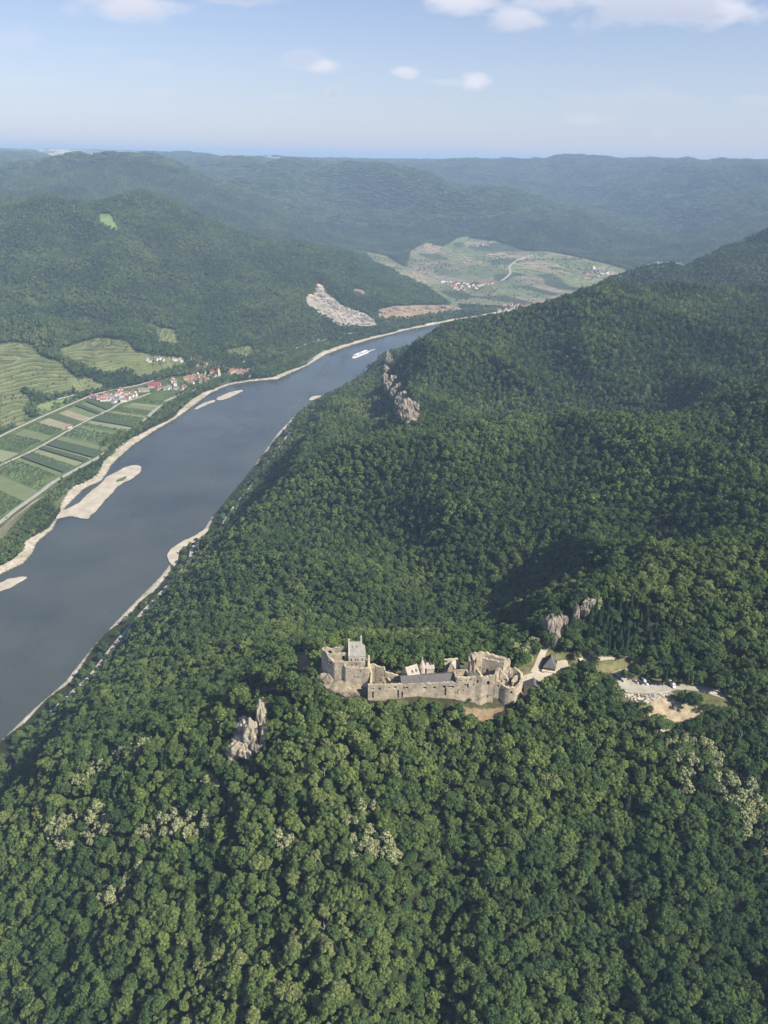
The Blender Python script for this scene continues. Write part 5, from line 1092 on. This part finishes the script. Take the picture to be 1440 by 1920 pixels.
# cars
m_tyre = plain_mat('tyre', (0.015,0.015,0.015), (0.03,0.03,0.03), 5, local=True); m_glass = plain_mat('car_glass', (0.015,0.018,0.022), (0.03,0.033,0.04), 2, 0.1, local=True, spec=0.6)
def paint(name, c): return plain_mat(name, tuple(v*0.9 for v in c), c, 2, 0.25, local=True, spec=0.6)
m_white, m_black, m_blue, m_silver = paint('white_paint', (0.78,0.78,0.78)), paint('black_paint', (0.02,0.02,0.024)), paint('dark_blue_paint', (0.025,0.035,0.07)), paint('silver_paint', (0.42,0.43,0.45))
def wheels(c, L_, Wd):
    for sx in (-1, 1):
        for t in (0.19, 0.80):
            b = MB(); n = 14; x0 = sx*(Wd/2-0.1); y0 = -L_/2+L_*t
            ring = [(y0+.33*math.cos(k*2*math.pi/n), .33+.33*math.sin(k*2*math.pi/n)) for k in range(n)]
            for k in range(n):
                (a0, z0), (a1, z1) = ring[k], ring[(k+1) % n]; b.face([(x0-.11,a0,z0),(x0+.11,a0,z0),(x0+.11,a1,z1),(x0-.11,a1,z1)])
            for s2 in (-.11, .11): b.face([(x0+s2, a, z_) for a, z_ in (ring if s2 > 0 else ring[::-1])])
            b.build('wheel', m_tyre, c)
def loft(b, secs, m=0):
    "sections: (y, half width, z low, z high)"
    R_ = [[(-w_,y,zl),(w_,y,zl),(w_,y,zl+(zh-zl)*.65),(w_*.86,y,zh),(-w_*.86,y,zh),(-w_,y,zl+(zh-zl)*.65)] for y, w_, zl, zh in secs]
    for p, q in zip(R_, R_[1:]):
        for k in range(6): b.face([p[k], p[(k+1)%6], q[(k+1)%6], q[k]], m)
    b.face(R_[0][::-1], m); b.face(R_[-1], m)
def car(x, y, z, rz, m, label):
    c = empty('parked_car', (x, y, z), rz, label, 'car', 'cars parked in a row')
    b = MB(); loft(b, [(-2.15,.72,.35,.70),(-2.0,.86,.25,.86),(-1.1,.89,.22,.95),(1.6,.89,.22,.98),(2.05,.84,.28,.92),(2.15,.74,.40,.80)]); b.build('body', m, c)
    b = MB(); loft(b, [(-1.05,.78,.93,.97),(-.35,.74,.93,1.42),(1.0,.74,.93,1.45),(1.75,.76,.93,1.0)]); b.build('windows', m_glass, c)
    b = MB(); b.prism([(-.62,-.35),(.62,-.35),(.62,1.0),(-.62,1.0)], 1.40, 1.475); b.build('car_roof', m, c); wheels(c, 4.3, 1.8); 
    for sx in (-1, 1): b = MB(); b.box(sx*.6-.16, sx*.6+.16, -2.13, -2.02, .58, .72); b.build('headlight', m_silver, c)
CARS = [(1192.5,1279.5,m_silver,'silver car at the left end of the row of parked cars'),(1199.5,1281,m_blue,'dark blue car, second from the left in the parked row'),(1210.5,1282,m_white,'white car in the middle of the row, below the small white van'),(1217,1281.5,m_black,'black car right of the white one in the middle of the row'),
        (1224.5,1281.5,m_black,'black car, third from the right of the parked cars'),(1231.5,1282.5,m_blue,'dark blue car beside the white car at the right end of the row'),(1241,1282,m_white,'white car at the right end of the row of parked cars')]
for px_, py_, m, lab in CARS: x, y, z = PZ(px_, py_, 290.15); car(x, y, z, math.radians(random.uniform(28, 40)), m, lab)
x, y, z = PZ(1260.5, 1286.5, 290.15); c = empty('camper_van', (x, y, z), math.radians(8), 'white camper van parked apart at the right of the car park', 'camper van')
b = MB(); b.box(-1.05, 1.05, -1.4, 3.2, .45, 2.9); b.build('cabin_box', m_white, c)
b = MB(); loft(b, [(-2.9,.80,.35,1.0),(-2.6,.95,.3,1.25),(-1.9,.98,.3,1.6),(-1.35,.98,.3,2.3)]); b.build('cab', m_white, c)
b = MB(); b.face([(-.80,-1.99,1.62),(.80,-1.99,1.62),(.78,-1.50,2.15),(-.78,-1.50,2.15)]); b.build('windscreen', m_glass, c)
b = MB(); b.box(-.9, .9, -2.0, -1.4, 2.2, 2.9); b.build('alcove', m_white, c); b = MB(); b.box(-.35, .35, .4, 1.1, 2.9, 3.02); b.build('roof_hatch', m_silver, c); wheels(c, 5.8, 2.1)
x, y, z = PZ(1206.5, 1275.5, 290.4); c = empty('small_van', (x, y, z), math.radians(20), 'small white van parked behind the middle of the row of cars', 'van'); c.scale = (.85,.85,.85)
b = MB(); loft(b, [(-2.2,.75,.35,.9),(-2.0,.88,.25,1.1),(-1.2,.9,.25,1.75),(2.0,.9,.25,1.85),(2.15,.85,.35,1.8)]); b.build('body', m_white, c)
b = MB(); b.face([(-.74,-1.86,1.20),(.74,-1.86,1.20),(.72,-1.22,1.76),(-.72,-1.22,1.76)]); b.build('windscreen', m_glass, c); wheels(c, 4.3, 1.8)
# trees and bushes in and round the castle
def spot(px_, py_, s, lab, name='broadleaf_tree', kind=None, grp=None, cat='tree'):
    x, y, z = hit(px_, py_); tree(name, kind if kind is not None else o0+random.randrange(NV), x, y, z, s, lab, grp, cat)
spot(821,1262,1.05,'big round tree in the castle courtyard behind the long hall')
for i, (px_, py_, s, lab) in enumerate([(1262,1300,.0,''),(1276,1318,.95,'dark rounded tree just below the right end of the car park'),(1292,1322,.8,'dark tree right of the one below the car park'),(1310,1322,.75,'tree at the lower edge of the car park road'),(1185,1232,.7,'round tree at the left above the car park road'),(1177,1240,.0,''),(1163,1234,.65,'round bright green tree above the bend of the car park road'),
    (1113,1248,.8,'tall dark tree on the bank right of the gravel yard'),(1215,1268,.35,'bush on the grassy island above the parked cars'),(1226,1270,.4,'middle bush on the grassy island above the parked cars'),(1238,1270,.42,'right bush on the grassy island above the parked cars'),
    (1100,1275,.9,'tree below the right end of the gravel yard'),(1082,1276,.9,'dark tree below the middle of the gravel yard'),(1066,1284,.85,'tree below the gravel yard, left of the dark one'),(1125,1285,.8,'tree between the yard and the car park'),(1142,1292,.7,'tree at the left edge of the car park'),
    (790,1330,.65,'bush in front of the middle of the curtain wall'),(848,1336,.6,'bush in front of the right part of the curtain wall'),(700,1332,.6,'bush in front of the left end of the curtain wall'),(735,1330,.5,'small tree left of the middle of the curtain wall'),(918,1308,.4,'dark bush at the foot of the wall beside the bastion'),(880,1318,.35,'low shrub on the grass slope under the curtain wall'),(898,1316,.4,'green shrub on the grass slope left of the bastion'),
    (1000,1235,.6,'round tree behind the castle beside the path'),(975,1232,.6,'tree behind the ruined keep'),(1012,1222,.5,'small tree beside the upper path'),(1200,1330,.5,'small tree on the slope below the car park wall'),(1216,1342,.6,'tree below the boulders of the car park')]):
    if s: spot(px_, py_, s, lab, 'bush' if s < 0.46 else 'broadleaf_tree', cat='bush' if s < 0.46 else 'tree')
m_dead = plain_mat('dead_wood', (0.26,0.24,0.21), (0.40,0.38,0.34), 3.0, local=True)
for px_, py_, s_, lab in [(748,1530,1.5,'bare dead tree with forked pale limbs below the castle'),(610,1470,1.3,'dead tree between the green crowns left of the castle axis'),(607,1765,1.5,'straight pale dead trunk in the lower middle of the forest'),(838,1512,1.3,'thin dead tree below the right part of the curtain wall'),(1384,1400,1.2,'pale dead trunk at the edge of the woods, far right'),(905,1660,1.3,'dead tree in the dark gap right of the centre')]:
    x, y, z = hit(px_, py_); t = TR[random.randrange(3)].copy(); t.data = t.data.copy(); t.data.materials[0] = m_dead; t.name = 'dead_tree'; COL.objects.link(t); t.location = (x, y, z); t.scale = (1.0, 1.0, s_*1.15); t.rotation_euler = (random.uniform(-.08,.08), random.uniform(-.08,.08), random.uniform(0,6.28)); tag(t, lab, 'dead tree', 'dead trees in the forest')
# ------------------------------------------------------------------ river cruise ship
x0, y0, _ = PZ(661, 671.5, 0); x1, y1, _ = PZ(689, 660, 0); dv = Vector((x0-x1, y0-y1)); Ls = min(dv.length, 120)
c = empty('river_cruise_ship', ((x0+x1)/2, (y0+y1)/2, 0), math.atan2(dv.y, dv.x)-math.pi/2, 'long white river cruise ship heading towards the viewer', 'ship')
h_ = Ls/2; bw = 6.2
hull = [(-bw*.85,-h_),(bw*.85,-h_),(bw,-h_*.9),(bw,h_*.72),(bw*.7,h_*.88),(0,h_),(-bw*.7,h_*.88),(-bw,h_*.72),(-bw,-h_*.9)]
b = MB(); b.prism(hull, -1.0, 3.0); b.build('hull', m_white, c)
def deck(z0, z1, y_0, y_1, w_, m, nm): b = MB(); b.prism([(-w_,y_0),(w_,y_0),(w_,y_1-3),(w_*.6,y_1),(-w_*.6,y_1),(-w_,y_1-3)], z0, z1); return b.build(nm, m, c)
deck(3.0, 3.25, -h_*.93, h_*.80, 5.7, m_white, 'deck'); deck(3.25, 5.0, -h_*.9, h_*.74, 5.3, m_glass, 'window_band'); deck(5.0, 5.4, -h_*.92, h_*.77, 5.9, m_white, 'deck')
deck(5.4, 7.2, -h_*.86, h_*.66, 5.1, m_glass, 'window_band'); deck(7.2, 7.6, -h_*.90, h_*.70, 5.9, m_white, 'deck'); deck(7.6, 10.0, h_*.30, h_*.42, 3.2, m_white, 'wheelhouse'); deck(7.6, 8.6, -h_*.7, -h_*.2, 2.2, m_white, 'awning'); deck(7.62, 7.9, -h_*.15, h_*.25, 3.5, m_silver, 'sun_deck_mat')
for k in range(14):
    for sx in (-1, 1): b = MB(); yy_ = -h_*.86+k*h_*1.5/13; b.box(sx*5.35-.12, sx*5.35+.12, yy_-.35, yy_+.35, 3.25, 5.0); b.build('window_pillar', m_white, c)
m_foam = plain_mat('wake_foam', (0.30,0.34,0.36), (0.50,0.54,0.56), 0.3, local=True)
d = dv.normalized(); e = Vector((x1, y1))-d*2; fo = e-d*55; nn = Vector((-d.y, d.x))
flat('wake', [(*(e-nn*5),0), (*(e+nn*5),0), (*(fo+nn*3),0), (*(fo-nn*2),0)], 0.06, m_foam, 0.03)
# ------------------------------------------------------------------ houses
ORD = ['first','second','third','fourth','fifth','sixth','seventh','eighth','ninth','tenth','eleventh','twelfth','thirteenth','fourteenth','fifteenth','sixteenth','seventeenth','eighteenth','nineteenth','twentieth']
RC = {'r': ('red', plain_mat('red_tiles', (0.22,0.085,0.065), (0.32,0.13,0.10), 0.4, local=True)), 'b': ('brown', plain_mat('brown_tiles', (0.19,0.10,0.07), (0.28,0.15,0.11), 0.4, local=True)), 'm': ('dark red', plain_mat('dark_red_tiles', (0.18,0.05,0.06), (0.25,0.08,0.09), 0.4, local=True)),
      'g': ('grey', plain_mat('grey_tiles', (0.14,0.13,0.15), (0.21,0.20,0.22), 0.4, local=True)), 'o': ('orange', plain_mat('orange_tiles', (0.50,0.20,0.08), (0.60,0.28,0.12), 0.4, local=True))}
WC = {'w': ('white', plain_mat('white_render', (0.62,0.60,0.55), (0.72,0.70,0.65), 0.4, local=True)), 'y': ('cream', plain_mat('cream_render', (0.50,0.42,0.28), (0.58,0.50,0.36), 0.4, local=True))}
def house(px_, py_, L_, Wd, hh, rr, rc, wc, rz, label, group, windows=True, d0=900.0, chimney=True):
    x, y, z = hit(px_, py_, d0); c = empty('house', (x, y, z), rz, label, 'house', group)
    b = MB(); w_, l_ = Wd/2, L_/2; q = [(-l_,-w_),(l_,-w_),(l_,w_),(-l_,w_)]; b.prism(q, -2.5, hh, cap=False); b.face([(l_,-w_,hh),(l_,w_,hh),(l_,0,hh+rr-.2)]); b.face([(-l_,w_,hh),(-l_,-w_,hh),(-l_,0,hh+rr-.2)]); b.build('wall', WC[wc][1], c)
    b = MB(); o_ = .6; k = rr/w_
    for s_ in (-1, 1):
        p = [(-l_-o_, s_*(w_+o_), hh-o_*k), (l_+o_, s_*(w_+o_), hh-o_*k), (l_+o_, 0, hh+rr), (-l_-o_, 0, hh+rr)]
        if s_ > 0: p = [p[1], p[0], p[3], p[2]]
        b.face([(a, b2, c2+.25) for a, b2, c2 in p]); b.face(p[::-1]); b.face([p[0], p[1], (*p[1][:2], p[1][2]+.25), (*p[0][:2], p[0][2]+.25)])
    rf = b.build('roof', RC[rc][1], c)
    if chimney: b = MB(); b.box(-.5, .5, .6, 1.6, hh+rr*.4, hh+rr+1.2); b.build('chimney', WC[wc][1], rf)
    if windows:
        for fl in range(max(1, int(hh/2.9))):
            for k in range(max(2, int(L_/3.2))):
                xx = -l_+(k+.5)*L_/max(2, int(L_/3.2)); b = MB(); zz = 1.0+fl*2.8; b.box(xx-.55, xx+.55, -w_-.03, -w_+.05, zz, zz+1.4); b.build('window', m_glass, c)
    return c
R_ = random.Random(3)
def cluster(where, group, L, sz=1.0, d0=900.0, windows=True):
    L = sorted(L); cnt = 0
    keys = {}
    for t in L: keys.setdefault((t[2], t[3]), []).append(t)
    for key, lst in keys.items():
        for i, t in enumerate(lst):
            px_, py_, rc, wc = t[:4]; lab = '%s house with %s roof, ' % (WC[wc][0], RC[rc][0])
            lab += ('only one %s' % where) if len(lst) == 1 else ('%s from left %s' % (ORD[min(i, 19)], where))
            house(px_, py_, R_.uniform(11,16)*sz, R_.uniform(8.5,10.5)*sz, R_.choice([5.8,6.8,7.8])*sz**.5, R_.uniform(2.6,3.6)*sz, rc, wc, math.radians(R_.choice([-12, 8, 20, 75, 98])+R_.uniform(-8,8)), lab, group, windows, d0, windows)
cluster('in the new settlement', 'houses of the new settlement', [(172,746,'b','w'),(179,747,'r','w'),(186,749,'b','w'),(194,752,'r','w'),(196,745,'r','w'),(204,743,'r','w'),(204,751,'g','w'),(212,747,'g','w'),(214,755,'g','w'),(221,742,'r','w'),(221,751,'g','w'),(227,738,'r','w'),(230,746,'r','w'),(232,753,'g','w'),(238,741,'b','w'),(240,749,'r','w'),(246,745,'g','w'),(250,738,'r','w'),(253,743,'r','w'),(200,748,'g','w'),(226,734,'r','w')], 1.02)
house(270,734,30,12,6.5,4.5,'g','y',math.radians(14),'large cream house with grey roof at the edge of the new settlement','large houses by the fields')
house(290,726,34,20,7,7.5,'m','y',math.radians(8),'big cream winery building with a broad dark red roof','large houses by the fields')
house(297,731,20,10,6,4,'m','y',math.radians(70),'smaller cream wing with dark red roof below the big winery','large houses by the fields')
cluster('between winery and village', 'houses between winery and village', [(323,714,'b','w'),(326,718,'b','w'),(329,723,'g','w'),(331,730,'g','w'),(342,731,'b','w'),(346,728,'b','w'),(312,731,'g','w'),(318,729,'g','y')])
cluster('in the village core', 'houses in the old village core', [(350,712,'b','y'),(356,709,'b','y'),(362,712,'b','y'),(354,718,'b','y'),(360,721,'b','w'),(367,703,'r','w'),(371,697,'b','w'),(373,709,'b','y'),(379,709,'b','w'),(376,717,'r','w'),(382,701,'b','w'),(386,713,'b','w'),(390,716,'r','w'),(366,716,'b','w'),(385,692,'b','w'),(395,706,'m','w'),(398,700,'m','y'),(392,696,'m','w'),(401,707,'g','w'),(372,690,'b','w')], 1.1)
cluster('above the village church', 'houses above the church', [(356,677,'g','w'),(360,674,'b','w'),(366,678,'m','w'),(372,680,'m','w'),(376,686,'m','w'),(382,684,'b','y'),(388,685,'b','y'),(393,684,'b','y'),(398,690,'g','y'),(403,688,'g','w'),(412,686,'g','w'),(417,686,'g','w'),(375,675,'b','w')], 0.95)
cluster("at the village's right end", 'houses at the right end of the village', [(427,696,'b','w'),(436,697,'b','y'),(440,692,'b','w'),(445,696,'m','y'),(450,691,'b','w'),(454,699,'b','w'),(459,702,'r','w'),(464,700,'b','w'),(468,706,'b','w'),(432,701,'r','y'),(447,702,'b','w')], 1.05)
cluster('below the wooded hill', 'small houses at the foot of the hill', [(275,675,'g','w'),(280,678,'g','w'),(293,675,'g','w'),(300,673,'g','w'),(305,677,'b','w'),(326,675,'g','w'),(331,676,'g','w'),(338,675,'b','w'),(341,678,'g','w')], 0.7)
# church
x, y, z = hit(409, 704, 1500); c = empty('church', (x, y, z), math.radians(-65), 'tall village church with an orange lit roof and stout tower', 'church')
b = MB(); b.prism([(-11,-6),(9,-6),(9,6),(-11,6)], -2, 10, cap=False); b.face([(9,-6,10),(9,6,10),(9,0,18)]); b.face([(-11,6,10),(-11,-6,10),(-11,0,18)]); b.build('wall', WC['y'][1], c)
b = MB()
for s_ in (-1, 1): p = [(-11.5,s_*6.7,9.4),(9.5,s_*6.7,9.4),(9.5,0,18.4),(-11.5,0,18.4)]; b.face(p if s_ < 0 else p[::-1])
b.build('roof', RC['o'][1], c)
b = MB(); b.prism([(9,-3.5),(16,-3.5),(16,3.5),(9,3.5)], -2, 20); b.build('tower', WC['y'][1], c)
b = MB(); b.face([(8.7,-3.8,20),(16.3,-3.8,20),(12.5,0,27)]); b.face([(16.3,-3.8,20),(16.3,3.8,20),(12.5,0,27)]); b.face([(16.3,3.8,20),(8.7,3.8,20),(12.5,0,27)]); b.face([(8.7,3.8,20),(8.7,-3.8,20),(12.5,0,27)]); b.build('spire', RC['o'][1], c)
# lone riverside houses
house(725,608,16,12,8,5,'g','y',0.2,'cream house alone by the river beyond the quarry','lone riverside houses',d0=2300)
house(674,620,10,8,5,3,'g','w',0.2,'small white house half hidden in trees below the quarry','lone riverside houses',d0=2300)
house(638,634,12,9,5,3.5,'g','w',0.3,'small white house by the riverside road left of the quarry','lone riverside houses',d0=2300)
house(592,637,26,10,4,3,'m','y',0.35,'long low building with dark red roof at the end of the riverside road','lone riverside houses',d0=2300)
house(131,802,10,8,5,3,'r','w',0.3,'tiny white house with red roof alone on the middle field road','lone houses in the fields')
house(3,1046,18,10,7,3,'g','w',0.2,'white house at the left edge of the photo by the river beach','lone houses in the fields')
# the far villages
def far_cluster(where, group, L, sz=1.15): cluster(where, group, L, sz, 3300.0, False)
far_cluster('in the vineyard village', 'houses of the far vineyard village', [(829,529,'g','w'),(836,529,'g','w'),(845,529,'g','w'),(848,537,'b','w'),(853,541,'r','y'),(858,544,'b','w'),(862,541,'r','y'),(866,537,'b','w'),(870,532,'g','w'),(876,534,'b','w'),(882,530,'r','w'),(887,536,'b','w'),(892,541,'g','w'),(897,537,'b','y'),(903,536,'b','w'),(910,534,'b','w'),(917,533,'r','y'),(922,532,'b','y'),(852,535,'b','w'),(869,543,'r','w'),(879,538,'r','w'),(858,532,'b','w')], 1.4)
far_cluster('in the riverside town at the bend', 'houses of the town at the bend', [(908,583,'b','w'),(914,584,'g','w'),(924,581,'b','w'),(930,580,'r','y'),(936,583,'b','w'),(942,579,'r','w'),(948,581,'b','w'),(954,577,'b','w'),(960,580,'g','w'),(966,576,'r','w'),(972,579,'b','w'),(978,576,'b','w'),(984,578,'r','w'),(990,574,'b','w'),(996,577,'b','w'),(1003,574,'b','w'),(1010,575,'r','w'),(1016,573,'b','w'),(918,579,'g','w'),(945,574,'b','w'),(958,573,'r','y'),(972,573,'b','w')], 1.5)
far_cluster('in the hamlet under the right hill', 'houses of the village under the right hill', [(1096,519,'r','y'),(1101,515,'r','w'),(1099,522,'b','w'),(1108,512,'g','w'),(1113,504,'g','w'),(1116,509,'g','w'),(1121,519,'g','w'),(1127,514,'g','w'),(1131,513,'b','w'),(1117,522,'b','w'),(1104,521,'b','y'),(1138,513,'g','w')], 1.5)
far_cluster('high in the vineyards', 'farms high in the vineyards', [(895,462,'g','w'),(905,460,'b','w'),(913,461,'r','w')], 1.4)
x, y, z = hit(1112, 507, 3500); c = empty('far_church', (x, y, z), 0.2, 'pale church tower of the small village under the right hill', 'church'); b = MB(); b.box(-4,4,-4,4,-2,26); b.build('tower', WC['w'][1], c); b = MB(); b.prism([(-4.4,-4.4),(4.4,-4.4),(4.4,4.4),(-4.4,4.4)], 26, 27); b.build('roof', RC['g'][1], c)
# cars on the riverside road
for px_, py_, m, lab in [(12,971,m_black,'tiny dark car on the riverside road at the left edge'),(81,924,m_black,'tiny dark car further along the riverside road'),(99,904,m_white,'tiny white car on the riverside road')]:
    x, y, z = PZ(px_, py_, 6.6); car(x, y, z, math.radians(-15), m, lab)
